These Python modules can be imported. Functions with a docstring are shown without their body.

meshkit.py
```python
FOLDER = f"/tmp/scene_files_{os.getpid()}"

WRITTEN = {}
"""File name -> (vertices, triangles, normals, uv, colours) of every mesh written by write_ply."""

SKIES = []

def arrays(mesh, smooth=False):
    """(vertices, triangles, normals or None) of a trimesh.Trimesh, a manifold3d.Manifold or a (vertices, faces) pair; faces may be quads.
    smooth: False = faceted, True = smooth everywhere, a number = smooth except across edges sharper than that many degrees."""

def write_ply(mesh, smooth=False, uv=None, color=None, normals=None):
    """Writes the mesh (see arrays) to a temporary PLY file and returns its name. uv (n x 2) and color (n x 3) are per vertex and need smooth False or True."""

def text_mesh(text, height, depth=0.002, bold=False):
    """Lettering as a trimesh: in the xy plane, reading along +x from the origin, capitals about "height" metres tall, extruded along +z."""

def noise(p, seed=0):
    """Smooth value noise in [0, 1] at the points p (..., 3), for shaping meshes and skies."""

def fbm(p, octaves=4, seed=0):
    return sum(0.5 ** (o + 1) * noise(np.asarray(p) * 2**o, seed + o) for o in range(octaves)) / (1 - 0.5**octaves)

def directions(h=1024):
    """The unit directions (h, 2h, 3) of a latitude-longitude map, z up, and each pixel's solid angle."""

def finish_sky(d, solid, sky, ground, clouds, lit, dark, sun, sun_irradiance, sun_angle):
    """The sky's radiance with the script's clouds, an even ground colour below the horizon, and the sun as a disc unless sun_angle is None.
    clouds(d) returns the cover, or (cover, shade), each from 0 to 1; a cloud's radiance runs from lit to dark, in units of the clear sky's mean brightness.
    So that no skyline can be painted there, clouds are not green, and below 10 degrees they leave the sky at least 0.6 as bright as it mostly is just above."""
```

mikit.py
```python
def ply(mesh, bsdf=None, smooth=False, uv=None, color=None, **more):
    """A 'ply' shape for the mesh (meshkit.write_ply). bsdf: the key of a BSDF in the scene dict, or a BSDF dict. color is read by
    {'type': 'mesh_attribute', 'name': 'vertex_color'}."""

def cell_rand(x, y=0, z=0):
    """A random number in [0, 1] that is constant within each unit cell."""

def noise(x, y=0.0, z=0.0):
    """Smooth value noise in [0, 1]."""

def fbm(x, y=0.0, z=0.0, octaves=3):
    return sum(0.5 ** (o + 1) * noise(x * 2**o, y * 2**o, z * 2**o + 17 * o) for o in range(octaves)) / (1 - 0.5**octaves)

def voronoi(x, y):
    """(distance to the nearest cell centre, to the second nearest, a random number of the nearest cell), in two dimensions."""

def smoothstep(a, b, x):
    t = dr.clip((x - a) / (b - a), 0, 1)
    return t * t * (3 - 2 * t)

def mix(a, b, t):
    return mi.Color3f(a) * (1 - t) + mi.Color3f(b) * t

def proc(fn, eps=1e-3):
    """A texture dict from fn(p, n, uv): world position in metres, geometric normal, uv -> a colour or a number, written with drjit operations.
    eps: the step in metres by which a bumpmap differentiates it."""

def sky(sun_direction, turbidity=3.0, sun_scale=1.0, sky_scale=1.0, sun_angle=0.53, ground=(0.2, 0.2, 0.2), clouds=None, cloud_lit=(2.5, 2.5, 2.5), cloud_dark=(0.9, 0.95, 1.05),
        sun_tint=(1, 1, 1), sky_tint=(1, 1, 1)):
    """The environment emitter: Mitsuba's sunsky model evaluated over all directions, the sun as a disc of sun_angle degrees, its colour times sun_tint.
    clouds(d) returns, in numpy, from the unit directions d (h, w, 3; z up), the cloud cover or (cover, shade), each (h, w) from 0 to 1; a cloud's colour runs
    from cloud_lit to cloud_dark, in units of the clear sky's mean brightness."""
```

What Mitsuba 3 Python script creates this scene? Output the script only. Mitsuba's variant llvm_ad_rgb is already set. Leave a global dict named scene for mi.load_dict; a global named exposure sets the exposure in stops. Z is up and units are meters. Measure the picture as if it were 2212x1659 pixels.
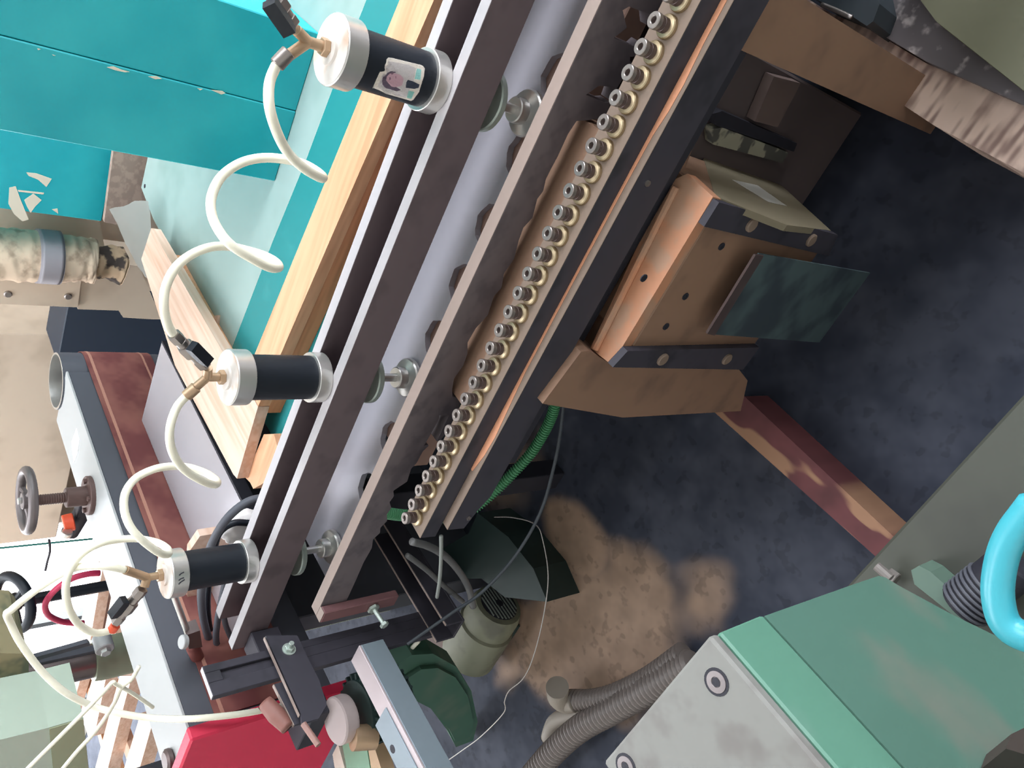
import math, random
import numpy as np, trimesh, mitsuba as mi, mikit, drjit as dr
from mikit import noise, fbm, smoothstep, mix
from shapely.geometry import Polygon
T = mi.ScalarTransform4f
scene, labels = {}, {}
random.seed(7); RNG = np.random.default_rng(7)

# ---------------------------------------------------------------- camera
# x runs along the boring machine, y away from the photographer, z up; the phone is held sideways
CAM = np.array([0, 0, 1.60]); FPX = 1661.0
ROT = np.array([[0.41756437, -0.78767968, -0.45299085], [-0.53850689, -0.61607266, 0.57486068], [-0.73188136, 0.00389735, -0.68142093]])
scene['camera'] = {'type': 'perspective', 'fov': 2 * math.degrees(math.atan(1106 / FPX)), 'fov_axis': 'x', 'near_clip': 0.01,
                   'to_world': T().look_at(origin=CAM.tolist(), target=(CAM + ROT[:, 2]).tolist(), up=(-ROT[:, 1]).tolist())}
exposure = 0.0
# ---------------------------------------------------------------- light: frosted factory windows (built with the walls) and roof lights
WIN_BACK, WIN_RIGHT, ROOF = (11.0, 11.5, 12.2), (11.5, 12.1, 13.0), (7.4, 7.6, 8.0)

def ray(px, py):
    return ROT @ np.array([px - 1106, py - 829.5, FPX])
def P(px, py, z=None, y=None, x=None):
    """the point of the plane z=, y= or x= that the surveyed sight line meets"""
    r = ray(px, py)
    t = (z - CAM[2]) / r[2] if z is not None else y / r[1] if y is not None else x / r[0]
    return CAM + t * r

# ---------------------------------------------------------------- materials
def lin(c):
    c = np.asarray(c, float) / 255
    return np.where(c <= .04045, c / 12.92, ((c + .055) / 1.055) ** 2.4).tolist()
def rgb(c): return {'type': 'rgb', 'value': lin(c)}
def mat(name, color, rough=.6, metal=0., spec=.5, tex=None, **kw):
    d = {'type': 'principled', 'base_color': tex if tex else rgb(color), 'roughness': rough, 'metallic': metal}
    if metal == 0: d['specular'] = spec
    d.update(kw)
    scene['m_' + name] = {'type': 'twosided', 'bsdf': d}
    return 'm_' + name
def col(c): return mi.Color3f(*lin(c))

def f_floor(p, n, uv):
    a = fbm(p.x * 5, p.y * 5, 0., 4); b = fbm(p.x * 22 + 9, p.y * 22, 3., 3)
    c = mix(lin((44, 49, 62)), lin((64, 68, 80)), smoothstep(.35, .75, a * .5 + b * .5))
    # paler brown patch with ragged edges round the motor
    w = (fbm(p.x * 6 + 3, p.y * 6 + 5, 1., 3) - .5) * 1.3
    d = dr.sqrt(dr.square((p.x + 1.36) / .36) + dr.square((p.y - .66 + .30 * (p.x + 1.36)) / .23)) + w
    d2 = dr.sqrt(dr.square((p.x + 1.25) / .10) + dr.square((p.y - .86) / .14)) + w * .6
    d3 = dr.sqrt(dr.square((p.x + 1.29) / .16) + dr.square((p.y - 1.21) / .13)) + w
    s = dr.maximum(dr.maximum(1 - smoothstep(.6, 1.15, d), 1 - smoothstep(.7, 1.2, d2)), .6 * (1 - smoothstep(.6, 1.1, d3)))
    spots = 1 - .22 * smoothstep(.62, .74, fbm(p.x * 40, p.y * 40, 8., 3))
    return mix(c, col((150, 126, 108)) * (.8 + .4 * b), s * .95) * spots
def wood_fn(light, dark, ax, s=1.0):
    def f(p, n, uv):
        q = [p.x, p.y, p.z]; along = q[ax]; o = [q[i] for i in range(3) if i != ax]
        g = fbm(along * 3 * s, o[0] * 60 * s, o[1] * 60 * s, 3); h = noise(along * 9 * s + 4, o[0] * 160 * s, o[1] * 160 * s)
        knots = smoothstep(.78, .86, noise(along * 7 * s + 31, o[0] * 9 * s, o[1] * 9 * s))
        return mix(light, dark, smoothstep(.3, .75, g * .75 + h * .25) * .8 + knots * .25)
    return f
def dirt_fn(base, dirt, sc=14., lo=.5, hi=.8, amt=.8, seed=0.):
    def f(p, n, uv):
        v = fbm(p.x * sc + seed, p.y * sc + seed * 2, p.z * sc, 4)
        return mix(base, dirt, smoothstep(lo, hi, v) * amt)
    return f
tex = mikit.proc
M = {}
M['floor'] = mat('floor', 0, .75, tex=tex(f_floor), spec=.3)
M['pine'] = mat('pine', 0, .6, tex=tex(wood_fn(lin((216, 166, 130)), lin((190, 136, 100)), 0)))
M['pine_y'] = mat('pine_y', 0, .6, tex=tex(wood_fn(lin((212, 184, 166)), lin((194, 156, 132)), 1)))
M['beam_steel'] = mat('beam_steel', 0, .55, tex=tex(dirt_fn(lin((92, 80, 84)), lin((78, 68, 72)), 22.)), spec=.4)
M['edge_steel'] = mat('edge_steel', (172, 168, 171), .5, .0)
M['fence'] = mat('fence', 0, .6, tex=tex(dirt_fn(lin((98, 90, 93)), lin((76, 70, 75)), 30., .35, .75)), spec=.35)
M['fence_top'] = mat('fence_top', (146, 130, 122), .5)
M['table'] = mat('table', (170, 168, 177), .38, .35)
M['alu'] = mat('alu', (214, 212, 208), .34, .85)
M['alu_dust'] = mat('alu_dust', 0, .6, .15, tex=tex(dirt_fn(lin((212, 206, 200)), lin((196, 158, 126)), 24., .42, .64, .65)))
M['black'] = mat('black', (14, 22, 32), .5, spec=.4)
M['dark'] = mat('dark', (40, 40, 48), .6, spec=.35)
M['rail'] = mat('rail', 0, .55, tex=tex(dirt_fn(lin((56, 54, 62)), lin((40, 40, 46)), 18.)), spec=.35)
M['tan'] = mat('tan', 0, .6, tex=tex(dirt_fn(lin((132, 104, 86)), lin((106, 84, 72)), 16., .5, .85, .8)), spec=.35)
M['tan_ledge'] = mat('tan_ledge', (116, 100, 88), .55)
M['brass'] = mat('brass', (184, 166, 136), .4, .9)
M['steel'] = mat('steel', (150, 142, 138), .38, .85)
M['collet'] = mat('collet', (98, 84, 82), .42, .6)
M['brassdull'] = mat('brassdull', (178, 150, 122), .45, .6)
M['zinc'] = mat('zinc', (178, 190, 182), .45, .6)
M['hose_white'] = mat('hose_white', (236, 232, 212), .35, spec=.6)
M['white_steel'] = mat('white_steel', (168, 169, 169), .5)
M['wall'] = mat('wall', (226, 222, 214), .8)
M['ceil'] = mat('ceil', (228, 226, 222), .85)
M['frame'] = mat('frame', (92, 96, 98), .6)

# ---------------------------------------------------------------- mesh helpers
def bx(x0, x1, y0, y1, z0, z1, b=.0015):
    lo = np.array([min(x0, x1), min(y0, y1), min(z0, z1)]); hi = np.array([max(x0, x1), max(y0, y1), max(z0, z1)])
    b = min(b, (hi - lo).min() * .3)
    if b <= 0: return trimesh.creation.box(bounds=[lo, hi])
    v = []
    for sx in (0, 1):
        for sy in (0, 1):
            for sz in (0, 1):
                c = np.where([sx, sy, sz], hi, lo); i = np.where([sx, sy, sz], -b, b)
                for k in range(3):
                    q = c + i; q[k] = c[k]; v.append(q)
    return trimesh.convex.convex_hull(np.array(v))
def cat(*m):
    l = []
    for a in m: l += a if isinstance(a, (list, tuple)) else [a]
    return trimesh.util.concatenate(l)
def prism(pts, vec):
    """a flat outline (any shape, in its own plane) given thickness along vec"""
    p = np.asarray(pts, float); vec = np.asarray(vec, float)
    n = np.zeros(3)
    for i in range(len(p)):
        n += np.cross(p[i], p[(i + 1) % len(p)])
    n /= np.linalg.norm(n)
    if n @ vec < 0: n = -n
    a = p[1] - p[0]; a /= np.linalg.norm(a); b = np.cross(n, a); o = p[0]
    poly = Polygon(np.c_[(p - o) @ a, (p - o) @ b]).buffer(0)
    if poly.geom_type != 'Polygon': poly = max(poly.geoms, key=lambda g: g.area)
    m = trimesh.creation.extrude_polygon(poly, 1.0, engine='earcut')
    v = m.vertices
    m.vertices = o + v[:, :1] * a + v[:, 1:2] * b + v[:, 2:] * vec
    return m
def frame(d):
    d = np.asarray(d, float); d = d / np.linalg.norm(d)
    a = np.cross(d, [0, 0, 1.] if abs(d[2]) < .9 else [1., 0, 0]); a /= np.linalg.norm(a)
    return a, np.cross(d, a), d
def lathe(prof, p, d=(0, 0, 1), n=32, ph=0., rf=None):
    """profile [(radius, height)] turned about the axis through p along d"""
    a, b, d = frame(d); p = np.asarray(p, float); prof = np.asarray(prof, float)
    t = ph + np.arange(n) * 2 * np.pi / n
    v = (p + prof[:, None, 1:2] * d + prof[:, None, :1] * (np.cos(t)[None, :, None] * a + np.sin(t)[None, :, None] * b)).reshape(-1, 3)
    f = []; k = len(prof)
    for i in range(k - 1):
        for j in range(n):
            q = (i * n + j, i * n + (j + 1) % n, (i + 1) * n + (j + 1) % n, (i + 1) * n + j)
            f += [(q[0], q[1], q[2]), (q[0], q[2], q[3])]
    v = list(v)
    for i, s in ((0, 1), (k - 1, 0)):
        if prof[i, 0] > 1e-6:
            c = len(v); v.append(p + prof[i, 1] * d)
            for j in range(n):
                e = (i * n + j, i * n + (j + 1) % n)
                f.append((c, e[1], e[0]) if s else (c, e[0], e[1]))
    m = trimesh.Trimesh(np.array(v), np.array(f), process=True); m.update_faces(m.nondegenerate_faces())
    return m
def rod(p0, p1, r, n=16, b=.1):
    p0, p1 = np.asarray(p0, float), np.asarray(p1, float); h = np.linalg.norm(p1 - p0); c = min(r * b, h * .3)
    return lathe([(r - c, 0), (r, c), (r, h - c), (r - c, h)], p0, p1 - p0, n)
def spline(pts, k=8):
    p = np.asarray(pts, float); q = np.vstack([2 * p[0] - p[1], p, 2 * p[-1] - p[-2]]); out = []
    for i in range(1, len(q) - 2):
        for s in np.arange(k) / k:
            out.append(.5 * (2 * q[i] + (q[i + 1] - q[i - 1]) * s + (2 * q[i - 1] - 5 * q[i] + 4 * q[i + 1] - q[i + 2]) * s**2 + (3 * q[i] - q[i - 1] - 3 * q[i + 1] + q[i + 2]) * s**3))
    return np.array(out + [p[-1]])
def tube(pts, r, n=10, k=8, rib=None, open_end=False):
    """a hose along a smooth path; rib = (pitch, height) makes it corrugated"""
    p = spline(pts, k) if k else np.asarray(pts, float)
    L = np.r_[0, np.cumsum(np.linalg.norm(np.diff(p, axis=0), axis=1))]
    if rib:
        s = np.arange(0, L[-1], rib[0] / 4); p = np.stack([np.interp(s, L, p[:, i]) for i in range(3)], 1)
        rr = r + rib[1] * np.tile([1., 1., 0., 0.], len(s) // 4 + 1)[:len(s)]
    else: rr = np.full(len(p), r) if np.isscalar(r) else np.interp(L / L[-1], np.linspace(0, 1, len(r)), r)
    t = np.gradient(p, axis=0); t /= np.linalg.norm(t, axis=1)[:, None] + 1e-12
    a = frame(t[0])[0]; rings = []
    ang = np.arange(n) * 2 * np.pi / n
    for i in range(len(p)):
        a = a - t[i] * (a @ t[i]); a /= np.linalg.norm(a); b = np.cross(t[i], a)
        rings.append(p[i] + rr[i] * (np.cos(ang)[:, None] * a + np.sin(ang)[:, None] * b))
    v = np.vstack(rings); f = []
    for i in range(len(p) - 1):
        for j in range(n):
            q = (i * n + j, i * n + (j + 1) % n, (i + 1) * n + (j + 1) % n, (i + 1) * n + j); f += [(q[0], q[1], q[2]), (q[0], q[2], q[3])]
    v = np.vstack([v, p[:1], p[-1:]]); c0, c1 = len(v) - 2, len(v) - 1; e = (len(p) - 1) * n
    for j in range(n):
        if not open_end: f.append((c0, (j + 1) % n, j))
        f.append((c1, e + j, e + (j + 1) % n))
    return trimesh.Trimesh(v, np.array(f), process=False)
def hexnut(p, d, r, h): return lathe([(r * .9, 0), (r, h * .12), (r, h * .88), (r * .9, h)], p, d, 6)

used = {}
def numbered(name):
    k = used.get(name, -1) + 1; used[name] = k
    return name if k == 0 else f'{name}_{k:03d}'
def part(parent, name, mesh, m, smooth=35, label=None):
    key = numbered(parent + '__' + name)
    scene[key] = mikit.ply(mesh, M[m] if m in M else m, smooth=smooth)
    if label: labels[key] = {'label': label}
    return key
def thing(name, label, category, group=None):
    key = numbered(name); labels[key] = {'label': label, 'category': category}
    if group: labels[key]['group'] = group
    return key
def single(name, label, category, mesh, m, smooth=35, group=None):
    key = thing(name, label, category, group); scene[key] = mikit.ply(mesh, M[m] if m in M else m, smooth=smooth); return key
def struct(name, mesh, m, label=None, smooth=False):
    scene[name] = mikit.ply(mesh, M[m] if m in M else m, smooth=smooth); labels[name] = {'kind': 'structure', **({'label': label} if label else {})}
    return name
def copies(src, dst, to):
    for k in [k for k in scene if k.startswith(src + '__')]:
        scene[dst + k[len(src):]] = {**scene[k], 'to_world': to}

# ================================================================ the setting
RX0, RX1, RY0, RY1, RH = -8.0, 3.6, -3.0, 3.46, 3.6
struct('floor', bx(RX0 - .2, RX1 + .2, RY0 - .2, RY1 + .2, -.1, 0, 0), 'floor', 'dark oily concrete floor with a paler brown patch')
struct('ceiling', bx(RX0 - .2, RX1 + .2, RY0 - .2, RY1 + .2, RH, RH + .1, 0), 'ceil')
struct('wall_front', bx(RX0, RX1, RY0 - .2, RY0, 0, RH, 0), 'wall'); struct('wall_left', bx(RX0 - .2, RX0, RY0, RY1, 0, RH, 0), 'wall')
# back wall with a big frosted window reaching low, right wall with a window
bw = (-7.6, -3.72, .03, 3.2); rw = (.2, 3.3, .9, 3.2)
struct('wall_back', cat(bx(RX0, bw[0], RY1, RY1 + .2, 0, RH, 0), bx(bw[1], RX1, RY1, RY1 + .2, 0, RH, 0), bx(bw[0], bw[1], RY1, RY1 + .2, 0, bw[2], 0), bx(bw[0], bw[1], RY1, RY1 + .2, bw[3], RH, 0)), 'wall')
struct('wall_right', cat(bx(RX1, RX1 + .2, RY0, rw[0], 0, RH, 0), bx(RX1, RX1 + .2, rw[1], RY1, 0, RH, 0), bx(RX1, RX1 + .2, rw[0], rw[1], 0, rw[2], 0), bx(RX1, RX1 + .2, rw[0], rw[1], rw[3], RH, 0)), 'wall')
def pane(key, c, u, v, rad):
    """one lit pane: a sheet that gives off the daylight behind it; u x v points into the room"""
    c, u, v = (np.asarray(a, float) for a in (c, u, v))
    m = trimesh.Trimesh([c - u - v, c + u - v, c + u + v, c - u + v], [[0, 1, 2], [0, 2, 3]], process=False)
    scene[key] = mikit.ply(m, M['white_steel'], emitter={'type': 'area', 'radiance': {'type': 'rgb', 'value': list(rad)}})
def window(k, along, a0, a1, z0, z1, at, na, nz, rad, sgn):
    key = f'window_{k}'; labels[key] = {'kind': 'structure', 'label': 'bright frosted factory window'}
    bars = []
    def bar(p0, p1, q0, q1):
        bars.append(bx(p0, p1, at - .03, at + .03, q0, q1, 0) if along == 'x' else bx(at - .03, at + .03, p0, p1, q0, q1, 0))
    for i in range(na + 1): c = a0 + (a1 - a0) * i / na; bar(c - .02, c + .02, z0, z1)
    for j in range(nz + 1): c = z0 + (z1 - z0) * j / nz; bar(a0, a1, c - .02, c + .02)
    scene[key + '__frame'] = mikit.ply(cat(bars), M['frame'])
    c = np.array([(a0 + a1) / 2, at + .05, (z0 + z1) / 2]) if along == 'x' else np.array([at + .05, (a0 + a1) / 2, (z0 + z1) / 2])
    h = (a1 - a0) / 2
    if along == 'x': pane(key + '__pane', c, (h, 0, 0), (0, 0, (z1 - z0) / 2), rad)
    else: pane(key + '__pane', c, (0, -h, 0), (0, 0, (z1 - z0) / 2), rad)
window(1, 'x', *bw, RY1 + .06, 4, 4, WIN_BACK, -1)
window(2, 'y', *rw, RX1 + .06, 4, 3, WIN_RIGHT, -1)
for i, (x0, x1, y0, y1) in enumerate([(-4.2, -1.6, .9, 2.1), (-.6, 2.2, .9, 2.1)]):
    key = f'window_{3 + i}'; labels[key] = {'kind': 'structure', 'label': 'roof light'}
    scene[key + '__frame'] = mikit.ply(cat(bx(x0 - .06, x1 + .06, y0 - .06, y0, RH - .06, RH, 0), bx(x0 - .06, x1 + .06, y1, y1 + .06, RH - .06, RH, 0), bx(x0 - .06, x0, y0, y1, RH - .06, RH, 0), bx(x1, x1 + .06, y0, y1, RH - .06, RH, 0)), M['frame'])
    pane(key + '__pane', ((x0 + x1) / 2, (y0 + y1) / 2, RH - .02), ((x1 - x0) / 2, 0, 0), (0, -(y1 - y0) / 2, 0), ROOF)

# ================================================================ the boring machine
BM = thing('boring_machine', 'dowel boring machine with a long row of brass spindles under a dark clamping beam', 'machine')
BX0, BX1 = P(500, 1405, y=.87)[0], .85          # the beam's ends
sect = [(.87, .892), (.972, .892), (.972, .9545), (.949, .9545), (.949, .903), (.8916, .903), (.8916, .9545), (.87, .9545)]
part(BM, 'clamp_beam', prism([(BX0, a, b) for a, b in sect], (BX1 - BX0, 0, 0)), 'beam_steel', False)
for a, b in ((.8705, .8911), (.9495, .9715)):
    part(BM + '__clamp_beam', 'bare_lit_edge', bx(BX0 + .001, BX1, a, b, .9545, .9557, .0005), 'edge_steel', False, 'pale bare edge with top light in its colour')  # bare edge colour also carries the light falling from above
# fence plate with its broken lower edge
FX0 = P(673.5, 1311, z=.87)[0]
FY0, FY1, FZ = .777, .801, .87
low = [(.85, .770), (.06, .772), (.0, .768), (-.06, .772), (-.10, .776), (-.14, .772), (-.150, .80), (-.156, .819), (-.176, .823), (-.207, .822), (-.243, .824), (-.262, .818),
       (-.275, .822), (-.304, .814), (-.322, .822), (-.343, .819), (-.374, .811), (-.40, .817), (-.424, .808), (-.44, .815), (-.475, .809), (-.5, .82), (-.528, .823), (-.55, .812), (-.574, .809), (-.6, .815), (-.622, .808), (-.638, .80), (-.645, .776),
       (-.69, .770), (-.715, .772), (-.735, .778), (-.745, .798), (-.76, .806), (-.787, .807), (-.80, .813), (-.831, .808), (-.851, .829), (-.865, .822), (-.88, .825), (-.895, .815), (-.911, .818), (-.93, .81), (-.946, .818), (-.96, .813), (-.976, .822), (-1.0, .815), (-1.04, .818), (-1.085, .816), (FX0, .814)]
def prism_xz(pts, y0, y1, holes=()):
    poly = Polygon(pts)
    for h in holes: poly = poly.difference(Polygon([(q[0], q[2]) for q in (P(a, b, y=y0) for a, b in h)]))
    poly = max(poly.geoms, key=lambda g: g.area) if poly.geom_type != 'Polygon' else poly
    m = trimesh.creation.extrude_polygon(poly, 1.0, engine='earcut'); v = m.vertices
    m.vertices = np.c_[v[:, 0], y1 + (y0 - y1) * v[:, 2], v[:, 1]]; m.fix_normals(); return m
breaks = [((1345, 22), (1359, 14), (1405, 32), (1408, 66), (1399, 84), (1377, 104), (1326, 82), (1354, 60)), ((1361, 123), (1380, 121), (1378, 136), (1361, 134)), ((1266, 205), (1294, 185), (1332, 189), (1320, 221), (1307, 222)),
          ((949, 897), (970, 897), (940, 962), (916, 963), (932, 935), (947, 908))]
part(BM, 'fence_plate', prism_xz([(FX0, FZ), (.85, FZ)] + low, FY0, FY1, breaks), 'fence', False)
part(BM + '__fence_plate', 'top_edge', bx(FX0 + .001, .85, FY0 + .0005, FY1 - .0005, FZ, FZ + .0012, .0004), 'fence_top', False, 'pale top edge coloured as lit')  # paler than the plate: top light painted into the edge
# bracket bar at the fence's far end, with its bolt
EY = P(691, 1347, z=FZ)[1]
part(BM, 'end_bracket', bx(FX0, FX0 + .03, EY, FY0, .70, FZ, .002), mat('redbrown', (112, 78, 80), .6), False, 'reddish brown end bracket')
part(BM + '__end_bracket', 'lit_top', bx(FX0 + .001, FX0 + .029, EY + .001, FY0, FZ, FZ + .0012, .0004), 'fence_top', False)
bp = P(805, 1312, y=EY)
part(BM, 'bolt', cat(rod(bp, bp + [-.002, -.045, -.006], .0045), hexnut(bp + [0, -.001, 0], (0, -1, 0), .0125, .006), hexnut(bp + [-.002, -.04, -.005], (0, -1, -.15), .009, .007)), 'zinc', 30)
# work table: grey sheet with half-round notches along its front edge
TZ = .772
nx = [P(*q, z=TZ)[0] for q in ((1176, 150), (1107, 321), (1040, 473), (984, 601), (928, 716), (834, 935), (776, 1030))]
TX0 = P(684, 1210, z=TZ)[0]
front = [(.85, .893)]
for c in nx:
    for a in np.linspace(0, math.pi, 11): front.append((c + .036 * math.cos(a), .9 + .034 * math.sin(a) + .002 * math.sin(7 * a + c * 40)))
front += [(TX0, .893), (TX0, 1.13), (.85, 1.13)]
part(BM, 'work_table', prism([(x, y, TZ) for x, y in front], (0, 0, -.012)), 'table', False, 'grey sheet metal table top with drilled notches')
part(BM, 'table_support', bx(-.86, .85, .84, 1.12, TZ - .06, TZ - .0122, .002), mat('umber', (136, 108, 96), .7), False)
for x in (TX0 + .05, .6):
    part(BM, 'leg', bx(x, x + .06, 1.02, 1.08, 0, TZ - .06, .002), 'dark', False)

# ---- drilling head, leaning back a little
TT = math.radians(4); AX = np.array([0, math.sin(TT), math.cos(TT)]); UX = np.array([0, -math.cos(TT), math.sin(TT)]); X1 = np.array([1., 0, 0])
PC = np.array([0, .6961, .8290])
def hit(ratio, p, d):        # how far along d from p to the sight plane of that slope
    return ((CAM[2] - p[2]) - ratio * p[1]) / (ratio * d[1] + d[2])
sh = hit(1.150, PC, UX); hp = PC + sh * UX
ih = hit(1.2015, hp, -AX); ip = hp - ih * AX
jh = hit(1.232, ip, UX); jp = ip + jh * UX
kh = hit(1.322, jp, -AX); kp = jp - kh * AX
HX0 = P(905, 1160, z=hp[2])[0]; HX1 = .85
def hbox(x0, x1, u0, u1, a0, a1, b=.001):
    m = bx(x0, x1, u0, u1, a0, a1, b); v = m.vertices
    m.vertices = PC + v[:, :1] * X1 + v[:, 1:2] * UX + v[:, 2:] * AX; m.fix_normals(); return m
HD = BM + '__drill_head'
part(BM, 'drill_head', hbox(HX0, HX1, -.03, sh, -ih, -.0012), 'rail', False)
part(HD, 'spindle_plate', hbox(HX0, HX1, -.03, sh, -.0012, 0, .0005), 'tan_ledge', False, 'tan plate the spindles stand in')
part(HD, 'lower_plate', prism([PC + X1 * x + UX * (sh + .0005) + AX * a for x, a in ((HX0 + .035, -ih), (HX1, -ih), (HX1, -ih - kh), (HX0 + .11, -ih - kh), (HX0 + .075, -ih - kh + .012), (HX0 + .035, -ih - kh + .02))], UX * (jh - .0005)), 'rail', False)
part(HD, 'ledge', hbox(HX0 + .035, HX1, sh, sh + jh, -ih, -ih + .0014, .0005), 'tan_ledge', False, 'tan lip above the lower plate')
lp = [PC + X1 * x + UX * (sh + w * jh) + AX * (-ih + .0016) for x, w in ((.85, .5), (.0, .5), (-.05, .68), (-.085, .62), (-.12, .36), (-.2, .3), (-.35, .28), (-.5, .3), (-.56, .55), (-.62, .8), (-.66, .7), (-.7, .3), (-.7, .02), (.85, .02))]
part(HD, 'bare_lit_strip', prism(lp, AX * .0006), mat('strip_lit', (196, 138, 106), .55), False, 'bright orange bare strip with sunlight in its colour')  # sunlight on the bare ledge put in as a brighter orange
g = P(1000, 1148, y=jp[1])
part(HD, 'screw', lathe([(.0045, 0), (.0045, .002), (.002, .0022), (.002, .001)], [HX0 + .06, *(jp - AX * (kh - .022))[1:]], UX, 16), 'steel', 30)
part(HD, 'screw', lathe([(.0045, 0), (.0045, .002), (.002, .0022), (.002, .001)], [P(1398, 395, y=jp[1])[0], *(jp - AX * .02)[1:]], UX, 16), 'steel', 30)
# spindles: brass seat, dark collet, light socket with a hole
seat = [(.0148, 0), (.0148, .0045), (.0138, .0062), (.0100, .0072), (.0094, .0072)]
coll = [(.0094, .006), (.0094, .014), (.0087, .0144), (.0087, .0154), (.0094, .0158), (.0094, .021)]
sock = [(.0092, .0205), (.0102, .021), (.0102, .0268), (.0094, .0278), (.0052, .0278), (.0043, .0268), (.0041, .017)]
seat_ring = [(.0153, 0), (.0153, .0007), (.0145, .0007)]
o3 = PC
sp0 = None
for i in range(-1, 28):
    o = PC + X1 * (-.00266 - .032 * (i - 1))
    k = numbered(BM + '__spindle')
    to = T().translate((o - PC).tolist())
    if sp0 is None:
        sp0 = {'brass_seat': (mikit.ply(lathe(seat, PC, AX, 24), M['brass'], smooth=30)), 'collet': mikit.ply(lathe(coll, PC, AX, 20), M['collet'], smooth=30),
               'socket': mikit.ply(lathe(sock, PC, AX, 20), M['steel'], smooth=30)}
        shadow_ring = mikit.ply(lathe(seat_ring, PC, AX, 24), M['dark'], smooth=30)
    for n_, d in sp0.items(): scene[k + '__' + n_] = {**d, 'to_world': to}
# body behind and under the spindles
part(HD, 'gear_case', hbox(-.635, -.152, -.112, -.03, -.13, -.026), 'tan', False, 'tan painted gear case')
part(HD, 'motor_block', hbox(-.70, HX1, -.03, sh - .01, -.13, -ih - .0005), 'dark', False)

# ---- vertical slide that carries the head
SY = .602; SZ = .70
def onS(px, py): q = P(px, py, y=SY); return q
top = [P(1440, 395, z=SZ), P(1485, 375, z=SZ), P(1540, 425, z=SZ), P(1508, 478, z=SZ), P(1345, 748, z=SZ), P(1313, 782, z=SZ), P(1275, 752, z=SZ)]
part(BM, 'slide_cap', prism(top, (0, 0, -.02)), mat('orange_dust', 0, .6, tex=tex(dirt_fn(lin((178, 126, 96)), lin((160, 132, 112)), 30., .4, .7, .7))), False, 'tan cap of the slide coloured orange as lit')  # lit version of the tan casting, brightness put into the colour
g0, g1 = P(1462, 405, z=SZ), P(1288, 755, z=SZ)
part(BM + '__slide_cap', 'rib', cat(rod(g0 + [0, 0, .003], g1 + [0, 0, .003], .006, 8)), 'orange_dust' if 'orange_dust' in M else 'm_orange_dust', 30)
xa, xb = P(1508, 478, z=SZ)[0], P(1345, 748, z=SZ)[0]
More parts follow.
